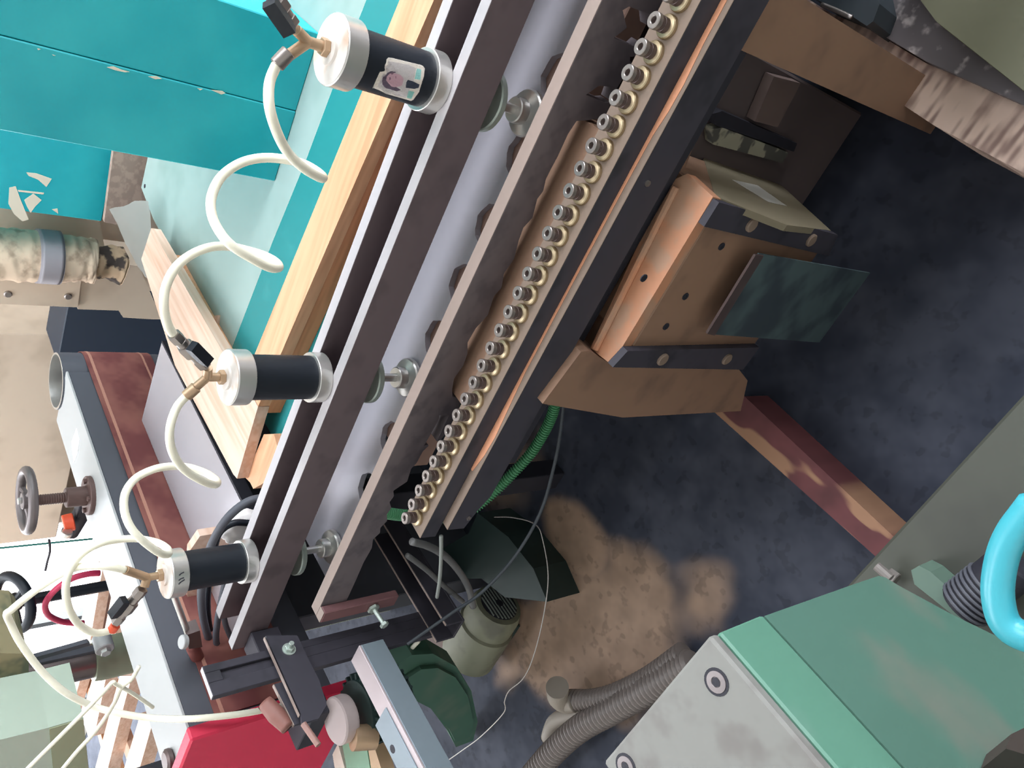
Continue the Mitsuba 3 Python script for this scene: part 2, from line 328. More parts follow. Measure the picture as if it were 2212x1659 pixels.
part(BM, 'slide_body', bx(xb, -.157, SY, SY + .21, .34, SZ - .02, .003), 'tan', False)
for (p0, p1, p2, p3) in (((1540, 428), (1798, 500), (1778, 545), (1508, 480)), ((1345, 748), (1630, 742), (1595, 790), (1313, 783))):
    q = [onS(*p) for p in (p0, p1, p2, p3)]
    k = part(BM, 'guide_rail', prism(q, (0, -.012, 0)), 'rail', False, 'black bolted guide rail')
    for w in (.28, .78):
        c = (q[0] * (1 - w) + q[1] * w + q[3] * (1 - w) + q[2] * w) / 2 + [0, -.012, 0]
        part(k, 'bolt_head', lathe([(.011, 0), (.011, .003), (.009, .0045)], c, (0, -1, 0), 16), 'tan_ledge', 30)
for px in ((1558, 532), (1438, 705), (1390, 600), (1480, 640)):
    c = onS(*px); part(BM + '__slide_body', 'screw_hole', lathe([(.006, 0), (.006, .0015), (.003, .0015), (.003, .0005)], c, (0, -1, 0), 14), 'dark', 30)
# the sheet hanging in front of the slide
gp = [P(p[0], p[1], y=SY - .03) for p in ((1640, 548), (1536, 722), (1770, 740), (1880, 590))]
part(BM, 'apron', prism(gp, (0, .003, 0)), mat('greyteal_dark', 0, .5, tex=tex(dirt_fn(lin((66, 82, 84)), lin((40, 48, 56)), 14., .35, .7))), False, 'dark green grey rubber apron')
part(BM + '__apron', 'clamp_strip', prism([P(p[0], p[1], y=SY - .033) for p in ((1628, 548), (1646, 550), (1540, 722), (1524, 718))], (0, -.004, 0)), 'collet', False)
# lower bracket under the cap (towards the far end) and its foot
lb = [P(p[0], p[1], y=SY + .03) for p in ((1272, 757), (1322, 788), (1590, 790), (1615, 822), (1600, 888), (1345, 902), (1172, 872), (1255, 760))]
part(BM, 'slide_bracket', prism(lb, (0, .09, 0)), 'tan', False, 'tan cast bracket')
arm = [P(p[0], p[1], z=SZ - .03) for p in ((1590, 160), (1578, 152), (1505, 215), (1440, 395), (1275, 752), (1168, 876), (1195, 800), (1400, 420), (1520, 200))]
part(BM, 'slide_arm', prism(arm, (0, 0, -.03)), 'tan', False)
part(BM, 'column', bx(-.52, .022, .83, 1.0, .052, .66, .004), mat('panel', (88, 78, 78), .6), False, 'brown grey steel panel')
part(BM, 'foot_post', bx(-.40, -.2, .86, .98, 0, .0515, .003), 'dark', False)
# near leg of the frame
leg = [P(p[0], p[1], y=.668) for p in ((1594, 105), (2010, 290), (2066, 205), (1742, 0), (1690, -70))]
leg[0][2] = leg[4][2] = .718
part(BM, 'frame_leg', prism(leg, (0, .09, 0)), 'tan', False, 'tan painted frame leg')

# ================================================================ pneumatic cylinders on the beam
CX = (-.198, -.7095, -1.158); CY = .921; BT = .9557
def cyl_parts(key, x):
    o = np.array([x, CY, BT])
    part(key, 'bottom_flange', lathe([(.041, 0), (.042, .001), (.042, .0215), (.041, .0225), (.037, .0228)], o, n=48), 'alu', 30, 'round aluminium flange')
    part(key, 'barrel', lathe([(.0362, .0225), (.0362, .132)], o, n=48), 'black', 30, 'black barrel')
    part(key, 'top_cap', lathe([(.0370, .131), (.0435, .1312), (.0438, .132), (.0438, .158), (.0425, .1595)], o, n=48), 'alu', 30, 'aluminium cap')
    part(key + '__top_cap', 'dusty_face', lathe([(.0425, .1595), (.0425, .1600), (.020, .1605), (.0195, .164), (.012, .1645)], o, n=40), 'alu_dust', 30)
    part(key, 'rod', rod([x, CY, .80], [x, CY, .891], .0075, 20), 'alu', 30)
    part(key, 'lock_disc', lathe([(.043, 0), (.045, .002), (.045, .010), (.043, .012)], [x, CY, .857], n=40), 'zinc', 30, 'zinc plated disc below the beam')
    part(key, 'foot', lathe([(.033, 0), (.036, .002), (.036, .009), (.034, .012), (.021, .016), (.0195, .017), (.0195, .032), (.018, .034), (.0085, .034)], [x, CY, TZ + .001], n=40), 'alu', 30, 'round pressing foot')
def fitting(key, x, ends, r=.0068):
    """brass Y on the cap: a stem and two arms to the given points"""
    o = np.array([x, CY, BT + .164]); j = o + [0, 0, .026]
    ms = [hexnut(o, (0, 0, 1), .0115, .009), rod(o, j, .0068, 14)]
    for e in ends: ms.append(rod(j - (e - j) * .05, e, r, 14, .05))
    part(key, 'y_fitting', cat(*ms), 'brassdull', 30, 'brass Y fitting'); return j
def valve(key, a, b, hd):
    """ball valve from a to b with its lever on the side hd"""
    a, b, hd = (np.asarray(q, float) for q in (a, b, hd)); d = (b - a) / np.linalg.norm(b - a); L = np.linalg.norm(b - a)
    k = part(key, 'ball_valve', cat(hexnut(a, d, .0105, L * .22), rod(a + d * L * .2, a + d * L * .8, .0088, 16), hexnut(a + d * L * .38, d, .0125, L * .3), hexnut(a + d * L * .8, d, .0100, L * .2)), 'steel', 30, 'chrome ball valve')
    hd = hd - d * (hd @ d); hd /= np.linalg.norm(hd); w = np.cross(d, hd); c = a + d * L * .5
    q = [c + hd * .012 - d * .012 - w * .008, c + hd * .012 + d * .012 - w * .008, c + hd * .016 + d * .020 - w * .008, c + hd * .028 + d * .020 - w * .008, c + hd * .028 - d * .020 - w * .008, c + hd * .016 - d * .020 - w * .008]
    part(k, 'lever', cat(prism(q, w * .016), rod(c + hd * .008, c + hd * .014, .005, 12)), 'black', False, 'black lever')
gname = 'pneumatic cylinders on the clamping beam'
def at_y(px, py, dy=0.): return P(px, py, y=CY + dy)
C1 = thing('pneumatic_cylinder', 'black and silver pneumatic cylinder with a torn photo sticker, nearest end of the beam', 'pneumatic cylinder', gname)
cyl_parts(C1, CX[0])
C2 = thing('pneumatic_cylinder', 'black and silver pneumatic cylinder with plain black barrel, middle one on the beam', 'pneumatic cylinder', gname); cyl_parts(C2, CX[1])
C3 = thing('pneumatic_cylinder', 'black and silver pneumatic cylinder with pen marks on its cap, at the beam end', 'pneumatic cylinder', gname); cyl_parts(C3, CX[2])
e1a, e1b = at_y(640, 65, -.005), at_y(606, 132, -.01)
fitting(C1, CX[0], [e1a, e1b]); valve(C1, at_y(632, 55, -.005), at_y(575, -28, -.005), P(566, 20, y=.88) - P(600, 15, y=.921))
part(C1, 'hose_collar', rod(at_y(624, 112, -.008), at_y(597, 141, -.01), .0092, 16), 'steel', 30)
e2a, e2b = at_y(449, 795, -.005), at_y(410, 848, -.01)
fitting(C2, CX[1], [e2a, e2b]); valve(C2, at_y(443, 790, -.005), at_y(374, 722, -.005), P(425, 745, y=.88) - P(405, 757, y=.921))
part(C2, 'hose_collar', rod(at_y(424, 836, -.008), at_y(402, 856, -.01), .0090, 16), 'brassdull', 30)
e3a, e3b = at_y(270, 1231, -.005), at_y(312, 1268, -.01)
fitting(C3, CX[2], [e3a, e3b], .0075); valve(C3, at_y(308, 1272, -.01), at_y(250, 1345, -.01), P(240, 1290, y=.90) - P(272, 1310, y=.911))
part(C3, 'seal_ring', rod(at_y(250, 1350, -.01), at_y(241, 1362, -.01), .0085, 16), mat('orange', (226, 88, 56), .5), 30, 'orange ring')
# sticker: a torn photo of a man's face, wrapped on the first barrel
def on_barrel(px, py, r, x0=CX[0]):
    d = ray(px, py); o = CAM - [x0, CY, 0]
    a = d[0]**2 + d[1]**2; b = o[0] * d[0] + o[1] * d[1]; c = o[0]**2 + o[1]**2 - r * r
    t = (-b - math.sqrt(max(b * b - a * c, 0))) / a
    return CAM + t * d
def wrap(pts, r, s=(800, 120, 15.8)):
    """a piece of paper glued round the barrel: outline points of the survey sheet, in pixels of a 15.8x enlargement"""
    poly = Polygon([(s[0] + a / s[2], s[1] + b / s[2]) for a, b in pts]).segmentize(3.0).buffer(0)
    if poly.geom_type != 'Polygon': poly = max(poly.geoms, key=lambda g: g.area)
    v, f = trimesh.creation.triangulate_polygon(poly, engine='earcut')
    m = trimesh.Trimesh(np.c_[v, np.zeros(len(v))], f)
    v, f = trimesh.remesh.subdivide_to_size(m.vertices, m.faces, 2.2); m = trimesh.Trimesh(v, f, process=False)
    q = np.array([on_barrel(a, b, r) for a, b, _ in m.vertices]); n = q - np.array([CX[0], CY, 0]); n[:, 2] = 0; n /= np.linalg.norm(n, axis=1)[:, None]
    m = trimesh.Trimesh(q, m.faces)
    nn = np.einsum('ij,ij->i', m.face_normals, n[m.faces[:, 0]])
    return m if nn.mean() > 0 else trimesh.Trimesh(q, m.faces[:, ::-1])
ck = part(C1, 'sticker', wrap([(70, 1110), (320, 560), (430, 650), (520, 560), (490, 330), (640, 420), (540, 140), (620, 60), (660, 95), (730, 75), (1330, 230), (1510, 270), (1600, 350), (1680, 300), (1800, 350), (1860, 440), (1830, 700), (1660, 1250), (1460, 1520), (1380, 1550), (520, 1300), (480, 1190), (280, 1110)], .03635), mat('sticker', (214, 206, 196), .5), True, 'torn photo sticker of a face')
for nm, pts, c, r in (('photo', [(250, 1060), (430, 640), (560, 640), (500, 340), (640, 420), (600, 190), (1300, 310), (1490, 400), (1560, 430), (1480, 860), (1220, 1450), (540, 1290)], (184, 178, 178), .0364),
                      ('band', [(1590, 440), (1740, 480), (1710, 830), (1510, 800)], (136, 190, 186), .03645), ('band', [(1310, 1190), (1510, 1240), (1400, 1480), (1240, 1440)], (118, 172, 164), .03645),
                      ('hair', [(430, 720), (530, 700), (570, 600), (700, 530), (880, 560), (860, 590), (700, 600), (610, 700), (640, 950), (720, 1060), (900, 1120), (1050, 1180), (900, 1220), (700, 1160), (520, 1110), (420, 1010), (395, 880)], (84, 72, 88), .0365),
                      ('face', [(560, 720), (640, 630), (760, 590), (880, 620), (1030, 660), (1130, 780), (1120, 880), (1080, 1020), (980, 1060), (820, 1080), (720, 1060), (620, 950), (540, 850)], (182, 146, 158), .03655),
                      ('eye', [(700, 590), (800, 580), (780, 640), (720, 660)], (110, 82, 98), .0366), ('eye', [(650, 740), (700, 750), (690, 840), (640, 820)], (120, 90, 108), .0366), ('mouth', [(850, 700), (880, 690), (890, 790), (860, 790)], (140, 100, 116), .0366),
                      ('torn_hole', [(1280, 830), (1450, 880), (1680, 990), (1650, 1100), (1500, 1140), (1210, 1100), (1230, 920)], (44, 50, 66), .0367)):
    part(ck, nm, wrap(pts, r), mat(f'st_{nm}_{c[0]}', c, .5), True)
# pen marks on the far cylinder's cap
def cap_mark(pts):
    q = []
    for a, b in pts:
        d = ray(a, b); o = CAM - [CX[2], CY, 0]; A = d[0]**2 + d[1]**2; B = o[0] * d[0] + o[1] * d[1]; Cc = o[0]**2 + o[1]**2 - .0440**2
        q.append(CAM + (-B - math.sqrt(B * B - A * Cc)) / A * d)
    return tube(q, .0011, 6, 4)
for pts in (((387, 1243), (391, 1239), (397, 1236)), ((386, 1262), (391, 1257), (399, 1252)), ((386, 1254), (391, 1250), (397, 1248))):
    part(C3 + '__top_cap', 'pen_mark', cap_mark(pts), 'dark', True)

# ---- air hoses
def air(name, label, pts, r=.0064):
    return single(name, label, 'hose', tube([P(a, b, y=CY + d) for a, b, d in pts], r, 12, 8), 'hose_white', True, 'cream air hoses')
air('air_hose', 'cream coiled air hose linking the nearest cylinder to the middle one', [(597, 140, -.01), (582, 180, -.03), (582, 230, -.05), (598, 285, -.055), (622, 330, -.05), (655, 362, -.045), (688, 382, -.03), (698, 384, -.01), (690, 374, .01), (660, 356, .03), (620, 345, .04), (570, 341, .045), (520, 352, .04), (478, 382, .03), (457, 425, .01), (458, 465, -.01),
    (474, 500, -.03), (500, 530, -.045), (540, 556, -.05), (580, 577, -.045), (602, 578, -.025), (596, 566, 0.), (570, 552, .02), (530, 540, .035), (490, 532, .04), (450, 535, .035), (410, 552, .03), (378, 580, .02), (358, 620, .01), (354, 660, .0), (362, 700, -.005), (374, 722, -.005)])
air('air_hose', 'cream coiled air hose linking the middle cylinder to the far one', [(402, 856, -.01), (382, 880, -.02), (368, 920, -.035), (368, 960, -.045), (382, 995, -.05), (405, 1020, -.05), (440, 1040, -.045), (465, 1047, -.025), (468, 1038, 0.), (445, 1022, .02), (410, 1010, .035), (375, 1007, .04), (335, 1013, .035), (295, 1032, .03), (272, 1062, .01), (268, 1098, -.01),
    (280, 1135, -.03), (305, 1165, -.045), (340, 1192, -.05), (362, 1198, -.035), (362, 1186, -.005), (340, 1172, .02), (300, 1164, .035), (260, 1165, .04), (215, 1174, .035), (175, 1198, .03), (150, 1235, .02), (142, 1275, .01), (150, 1318, .0), (172, 1350, -.005), (205, 1367, -.01), (241, 1362, -.01)])
air('air_hose', 'cream air hose bending sharply from the far cylinder down past the red box', [(270, 1231, -.005), (225, 1223, .0), (175, 1224, .02), (135, 1238, .04), (90, 1266, .06), (50, 1296, .07), (24, 1318, .07), (15, 1326, .07), (22, 1345, .07), (45, 1390, .05), (90, 1450, .02), (140, 1495, -.01), (200, 1525, -.03), (260, 1541, -.06), (330, 1551, -.09), (400, 1553, -.13), (470, 1548, -.15), (540, 1539, -.16), (625, 1522, -.16)])

# ================================================================ behind the boring machine
# ---- teal press with its table
M['teal'] = mat('teal', 0, .42, tex=tex(dirt_fn(lin((18, 158, 170)), lin((44, 176, 184)), 7., .3, .8)))
M['plate'] = mat('plate', 0, .4, tex=tex(dirt_fn(lin((152, 174, 170)), lin((130, 156, 150)), 6., .4, .8)))
M['cream'] = mat('cream', (214, 204, 186), .6)
PZ = .874
TP = thing('teal_press', 'large teal painted press column standing on its grey green table', 'machine')
q = [P(480, 745, z=PZ), P(330, 480, z=PZ), P(305, 405, z=PZ), P(318, 345, z=PZ)]
bx_r, y_back = .75, q[3][1]
part(TP, 'table_top', prism([(q[0][0], 1.06, PZ), (q[0][0], q[1][1], PZ), q[2], q[3], (bx_r, y_back, PZ), (bx_r, 1.06, PZ)], (0, 0, -.03)), 'plate', False, 'grey green table top')
s0, s1 = P(795, 0, z=PZ), P(600, 500, z=PZ); sl = (s1[1] - s0[1]) / (s1[0] - s0[0]); ex = q[0][0] + .001; sy = lambda x: s0[1] + sl * (x - s0[0])
part(TP + '__table_top', 'painted_border', prism([(ex, 1.061, PZ), (ex, sy(ex), PZ), (-.7, sy(-.7) + .003, PZ), (-.5, sy(-.5) - .003, PZ), (-.25, sy(-.25) + .004, PZ), (bx_r - .01, sy(bx_r), PZ), (bx_r - .01, 1.061, PZ)], (0, 0, .0008)), mat('teal_border', 0, .5, tex=tex(dirt_fn(lin((30, 128, 130)), lin((60, 150, 150)), 12., .5, .85))), False, 'teal painted front border')
part(TP + '__table_top', 'bolt_hole', lathe([(.006, 0), (.006, .0008), (.004, .0008)], P(313, 402, z=PZ), n=12), 'dark', 30)
cf = P(594, 392, z=PZ); CYF = cf[1]; cr = P(675, 68, y=CYF); sm = P(565, 222, y=CYF)[0]
part(TP, 'column_panel', bx(cf[0], sm - .0005, CYF, CYF + .34, PZ, 2.6, .002), 'teal', False)
part(TP, 'column_panel', bx(sm + .0005, cr[0], CYF + .0015, CYF + .34, PZ, 2.6, .002), 'teal', False)
def chip(parent, pts, y, m='cream'):
    part(parent, 'paint_chip', prism([P(a, b, y=y) for a, b in pts], (0, -.0006, 0)), m, False)
for pts in (((230, 145), (245, 143), (262, 150), (280, 155), (270, 156), (250, 152)), ((320, 165), (338, 164), (350, 170), (335, 171)), ((455, 194), (480, 196), (487, 201), (478, 204)), ((425, 190), (438, 192), (432, 195)), ((80, 104), (88, 106), (82, 108)), ((112, 117), (120, 120), (115, 120))):
    chip(TP, pts, CYF - .0002)
part(TP, 'under_frame', bx(q[0][0] + .03, bx_r, 1.16, y_back - .05, 0, PZ - .0305, .003), mat('deepgreen', (40, 66, 58), .6), False, 'dark green cabinet under the table')
lx0, lx1 = P(215, 478, y=2.3)[0], P(590, 330, y=2.3)[0]
LZ = P(248, 338, y=2.3)[2]
LB = part(TP, 'rear_box', bx(lx0, lx1, 2.3, 2.62, LZ, 2.3, .003), 'teal', False, 'rear box with peeling paint')
for pts in (((20, 405), (34, 402), (44, 430), (62, 474), (48, 478), (30, 462), (18, 440)), ((56, 372), (78, 374), (112, 386), (100, 404), (82, 388), (62, 380)), ((52, 432), (72, 418), (90, 432), (76, 446), (66, 460), (58, 446)), ((38, 410), (95, 416), (94, 420), (40, 414)), ((112, 452), (124, 450), (126, 462))):
    chip(LB, pts, 2.2998)
# rough brown board and clear film tucked between the press and the duct
single('fibre_board', 'brown woven fibre board standing behind the grey green table', 'board', prism([P(a, b, y=2.22) for a, b in ((246, 320), (330, 340), (322, 500), (225, 480))], (0, .02, 0)), mat('fibre', 0, .8, tex=tex(dirt_fn(lin((160, 138, 126)), lin((140, 120, 110)), 60., .4, .6))), False)
gx, gy = np.meshgrid(np.linspace(0, 1, 14), np.linspace(0, 1, 22)); fa, fb, fc, fd = P(236, 455, y=2.1), P(320, 430, y=2.0), P(352, 660, y=1.72), P(288, 560, y=2.0)
fv = ((1 - gx)[..., None] * ((1 - gy)[..., None] * fa + gy[..., None] * fd) + gx[..., None] * ((1 - gy)[..., None] * fb + gy[..., None] * fc)).reshape(-1, 3)
import meshkit
fv[:, 1] += .05 * (meshkit.fbm(fv * 14) - .5); fv[:, 0] += .04 * (meshkit.fbm(fv * 11, seed=3) - .5)
ff = [(i * 14 + j, i * 14 + j + 1, (i + 1) * 14 + j + 1, (i + 1) * 14 + j) for i in range(21) for j in range(13)]
film_bsdf = {'type': 'principledthin', 'base_color': rgb((196, 196, 190)), 'roughness': .25, 'spec_trans': .45, 'diff_trans': .7, 'eta': 1.4}
scene['m_film'] = film_bsdf
single('plastic_film', 'crumpled grey translucent plastic film hanging by the pale plank', 'plastic sheet', trimesh.Trimesh(fv, [t for a in ff for t in ((a[0], a[1], a[2]), (a[0], a[2], a[3]))], process=False), 'm_film', True)

# ---- boards on the table
def board(label, p, w, z0, z1, m, name='board', group=None):
    """front edge through the points p (x, y), w deep"""
    (xa, ya), (xb, yb) = p; d = np.array([xb - xa, yb - ya]); d /= np.linalg.norm(d); nrm = np.array([d[1], -d[0]]); nrm = nrm if nrm[1] > 0 else -nrm
    c = [(xa, ya), (xb, yb), (xb + nrm[0] * w, yb + nrm[1] * w), (xa + nrm[0] * w, ya + nrm[1] * w)]
    return single(name, label, 'board', prism([(x, y, z0) for x, y in c], (0, 0, z1 - z0)), m, False, group)
AZ = .93
a0, a1 = P(721, 500, z=AZ), P(920, 40, z=AZ); asl = (a1[1] - a0[1]) / (a1[0] - a0[0]); ay = lambda x: a0[1] + asl * (x - a0[0])
board('long pale pine board with a clean edge lying along the back of the clamping beam', ((-.935, ay(-.935)), (.5, ay(.5))), .083, PZ + .032, AZ, 'pine')
b0 = P(602, 937, z=PZ + .03)
board('darker rough pine board under the long pale board', ((b0[0], ay(b0[0]) + .001), (.45, ay(.45) + .001)), .06, PZ + .0012, PZ + .0315, mat('pine_dark', 0, .7, tex=tex(wood_fn(lin((206, 140, 100)), lin((170, 108, 74)), 0))))
pl = [P(487, 745, z=AZ), P(330, 478, z=AZ), P(305, 560, z=AZ), P(378, 790, z=AZ), P(440, 905, z=AZ), P(504, 1025, z=AZ), P(512, 1034, z=AZ), P(572, 885, z=AZ)]
pl[7][0] = max(pl[7][0], -.938); pl[0][0] -= .020; pl[1][0] -= .020
single('plank', 'wide pale plank with sawn top lying beside the sander table', 'plank', prism([pl[0], pl[1], pl[2], pl[3], pl[4], pl[5], pl[6], (-.9365, ay(-.9365), AZ), (-.9365, ay(-.9365) + .1, AZ)], (0, 0, -.024)), 'pine_y', False)
single('wood_block', 'broken wooden block with a splintered end under the plank', 'block', prism([P(a, b, z=AZ - .0245) for a, b in ((570, 938), (592, 938), (600, 968), (582, 1030), (566, 1046), (547, 1056), (540, 1042), (530, 1032))], (0, 0, -.05)), 'pine', False)
single('batten', 'thin pine batten under the pale plank', 'batten', bx(q[0][0] + .002, q[0][0] + .03, 1.30, 1.80, PZ + .0002, AZ - .0242), 'pine', False)
single('wood_chip', 'small pale wood chip lying on the grey green table', 'chip', prism([P(a, b, z=PZ) for a, b in ((462, 700), (470, 682), (476, 681), (474, 700), (464, 710))], (0, 0, .006)), 'pine_y', False)

# ---- belt sander
SA = thing('edge_sander', 'long belt sander with brown belt, white topped bed and grey table', 'sander')
SD = .573; SZt = CAM[2] - SD; SX0, SX1 = -2.98 * SD, -2.655 * SD; SYF = P(140, 815, z=SZt)[1]; STZ = .88
M['belt'] = mat('belt', 0, .8, tex=tex(dirt_fn(lin((106, 60, 60)), lin((136, 88, 80)), 9., .4, .7, .9)), spec=.2)
M['slate'] = mat('slate', (76, 78, 86), .6)
part(SA, 'bed_top', bx(SX0, SX1, .80, SYF, SZt - .006, SZt, .001), 'white_steel', False, 'white painted bed top')
part(SA, 'bed', bx(SX0 + .002, SX1 - .001, .80, SYF, .70, SZt - .0062, .002), 'slate', False, 'dark grey bed side')
rc = P(120, 822, z=SZt + .004); rr = .086; rc = np.array([SX1 - rr + .004, SYF + .06, 0])
ro = part(SA, 'roller', lathe([(rr - .004, .745), (rr, .745), (rr, SZt + .004), (rr - .004, SZt + .004), (rr - .004, .746)], [rc[0], rc[1], 0], n=48), 'slate', 40, 'open steel roller')
part(ro, 'inner_wall', lathe([(rr - .006, .76), (rr - .006, SZt + .0055), (rr - .0005, SZt + .0055), (rr - .0005, SZt + .0045), (rr - .0045, SZt + .0043), (rr - .0045, .76)], [rc[0], rc[1], 0], n=40), 'alu', 40)
def belt_path(o):
    p = [(SX1 + o, .82)]
    for a in np.linspace(-.02, math.pi, 25): p.append((rc[0] + (rr + o) * math.cos(a), rc[1] + (rr + o) * math.sin(a)))
    return p + [(rc[0] - rr - o, .82)]
BZ0, BZ1 = .775, .968
op, ip_ = belt_path(.004), belt_path(.0015)
part(SA, 'belt', prism([(a, b, BZ0) for a, b in op + ip_[::-1]], (0, 0, BZ1 - BZ0)), 'belt', 40, 'brown abrasive belt')
for z0, z1 in ((.948, .956), (.80, .806)):
    op2 = belt_path(.0046); part(SA + '__belt', 'worn_line', prism([(a, b, z0) for a, b in op2 + belt_path(.004)[::-1]], (0, 0, z1 - z0)), mat('belt_worn', (168, 120, 104), .7) , 40)
st = [P(299, 935, z=STZ), P(349, 740, z=STZ)]
part(SA, 'table', prism([(SX1 + .008, st[0][1], STZ), (st[1][0], st[1][1], STZ), (st[1][0] + .02, .98, STZ), (SX1 + .008, .98, STZ)], (0, 0, -.022)), mat('lilac', (178, 174, 180), .35, .3), False, 'grey steel sander table')
part(SA + '__table', 'edge_trim', prism([(st[1][0] + .0005, st[1][1], STZ + .0005), (st[1][0] + .02, .98, STZ + .0005), (st[1][0] + .027, .98, STZ + .0005), (st[1][0] + .007, st[1][1], STZ + .0005)], (0, 0, -.03)), 'dark', False)
part(SA, 'base', bx(SX0 + .06, SX1 - .06, 1.05, SYF - .1, 0, .6995, .003), 'slate', False)
part(SA, 'table_bracket', bx(SX1 + .0, st[1][0] - .03, 1.2, 1.6, .55, STZ - .0225, .003), 'dark', False)
part(SA, 'name_plate', prism([P(a, b, z=SZt) for a, b in ((155, 955), (166, 925), (172, 950), (168, 980), (160, 1000))], (0, 0, .0012)), mat('paper', (240, 240, 240), .5), False, 'white paper tag')
oh = P(372, 1640, z=SZt); part(SA, 'oval_handle', lathe([(.020, 0), (.024, .004), (.024, .012), (.018, .016)], oh, n=28), 'collet', 30, 'brown oval handle')
# tensioning handwheel on its screw
hb = P(196, 1070, z=SZt); HW = part(SA, 'flange', cat(lathe([(.052, 0), (.052, .010), (.050, .012), (.024, .012)], hb, n=36), *[lathe([(.007, .012), (.007, .018), (.005, .019)], hb + [.039 * math.cos(a), .039 * math.sin(a), 0], n=10) for a in (.6, 2.2, 3.7, 5.3)]), mat('rustdark', (98, 76, 72), .55, .3), 30, 'rusty round flange')
part(HW, 'collar', lathe([(.026, .012), (.026, .058), (.024, .06), (.014, .06)], hb, n=28), 'm_rustdark', 30)
thr = [(.0125 if i % 2 else .0145, .06 + i * .0028) for i in range(28)]
part(HW, 'screw', lathe(thr, hb, n=20), 'm_rustdark', False)
def wheel(parent, c, R, r, d=(0, 0, 1), m='collet', tilt=0., spokes=3, a0=.3):
    a, b, d = frame(d); t = np.linspace(0, 2 * np.pi, 49)
    rim = tube([c + R * (math.cos(u) * a + math.sin(u) * b) for u in t], r, 12, 0)
    ms = [rim, rod(c - d * .018, c + d * .012, r * 1.9, 20)]
    for i in range(spokes):
        u = a0 + i * 2 * np.pi / spokes; e = math.cos(u) * a + math.sin(u) * b
        ms.append(tube([c + e * r, c + e * R * .55 - d * .004, c + e * R], [r * .75, r * .6, r * .7], 8, 4))
    return part(parent, 'handwheel', cat(*ms), m, 40)
wc = P(58, 1081, y=hb[1]); M['wheel_steel'] = mat('wheel_steel', (112, 104, 104), .45, .5)
wk = wheel(SA, wc, .076, .0115, (0, 0, 1), 'wheel_steel'); part(wk, 'hub_bolt', hexnut(wc + [0, 0, .012], (0, 0, 1), .009, .008), 'alu', 30)

# ---- beige cabinet, beige duct machine, dark box standing in for shade
M['beige'] = mat('beige', 0, .6, tex=tex(dirt_fn(lin((212, 194, 174)), lin((190, 172, 152)), 6., .5, .8)))
cy = 3.0; c0, c1 = P(112, 1162, y=cy), P(215, 728, y=cy)
single('beige_cabinet', 'tall beige sheet metal cabinet by the bright window', 'cabinet', cat(bx(c0[0], c1[0], cy, 3.42, .64, 2.5, .004), bx(c0[0] + .05, c0[0] + .1, 3.05, 3.4, 0, .64), bx(c1[0] - .1, c1[0] - .05, 3.05, 3.4, 0, .64)), 'beige', False)
DB = P(210, 700, y=2.95)
single('shade_box', 'dark navy box standing in for floor shade between the beige cabinet and the plank', 'housing', bx(-2.05, -1.3, 2.75, 2.98, 0, .85, .004), mat('navy', (34, 48, 66), .5), False)  # added dark box where only shade lies on the floor
BZm = thing('beige_machine', 'beige cast machine with screws and a cloth wrapped dust duct', 'machine')
by = 2.45
part(BZm, 'plate', prism([P(a, b, y=by) for a, b in ((-40, 560), (178, 570), (176, 600), (168, 664), (-40, 655))], (0, .12, 0)), 'beige', False)
part(BZm, 'bracket', prism([P(a, b, y=by + .012) for a, b in ((168, 560), (300, 575), (350, 690), (330, 690), (266, 686), (256, 671), (168, 668))], (0, .16, 0)), 'beige', False)
part(BZm, 'panel', prism([P(a, b, y=by + .10) for a, b in ((-40, 440), (215, 478), (235, 580), (180, 600), (-40, 580))], (0, .1, 0)), 'beige', False)
part(BZm, 'body', bx(P(300, 640, y=2.62)[0], -.9, 2.66, 2.74, 0, 1.6, .004), 'beige', False)
for a, b, n_ in ((17, 635, 'screw'), (147, 640, 'screw')):
    c = P(a, b, y=by); part(BZm, n_, lathe([(.012, 0), (.012, .003), (.009, .006), (.003, .006)], c, (0, -1, 0), 14), 'steel', 30)
dc = [P(a, b, y=by - .06) for a, b in ((-60, 545), (60, 552), (165, 560), (200, 564))]
dm = tube(dc, [.082, .080, .078, .070], 40, 14); dv = dm.vertices.copy(); dv += dm.vertex_normals * (.020 * (meshkit.fbm(dv * np.array([14, 14, 60]), 4) - .5))[:, None]
dk = part(BZm, 'duct', trimesh.Trimesh(dv, dm.faces, process=False), mat('cloth', 0, .9, tex=tex(dirt_fn(lin((214, 192, 168)), lin((160, 136, 116)), 30., .45, .75))), True, 'dust duct wrapped in beige cloth')
part(dk, 'patch', tube([P(a, b, y=by - .065) for a, b in ((78, 553), (128, 557))], .084, 32, 6), mat('greypatch', (146, 142, 148), .5), True)
dn = tube([P(a, b, y=by - .055) for a, b in ((196, 562), (225, 566), (262, 572))], [.05, .052, .064], 28, 8); nv = dn.vertices.copy(); nv += dn.vertex_normals * (.03 * (meshkit.fbm(nv * 26, 3) - .5))[:, None]
part(dk, 'torn_end', trimesh.Trimesh(nv, dn.faces, process=False), mat('torn', 0, .9, tex=tex(dirt_fn(lin((186, 160, 132)), lin((52, 46, 46)), 26., .42, .55, .95))), True, 'torn blackened end')

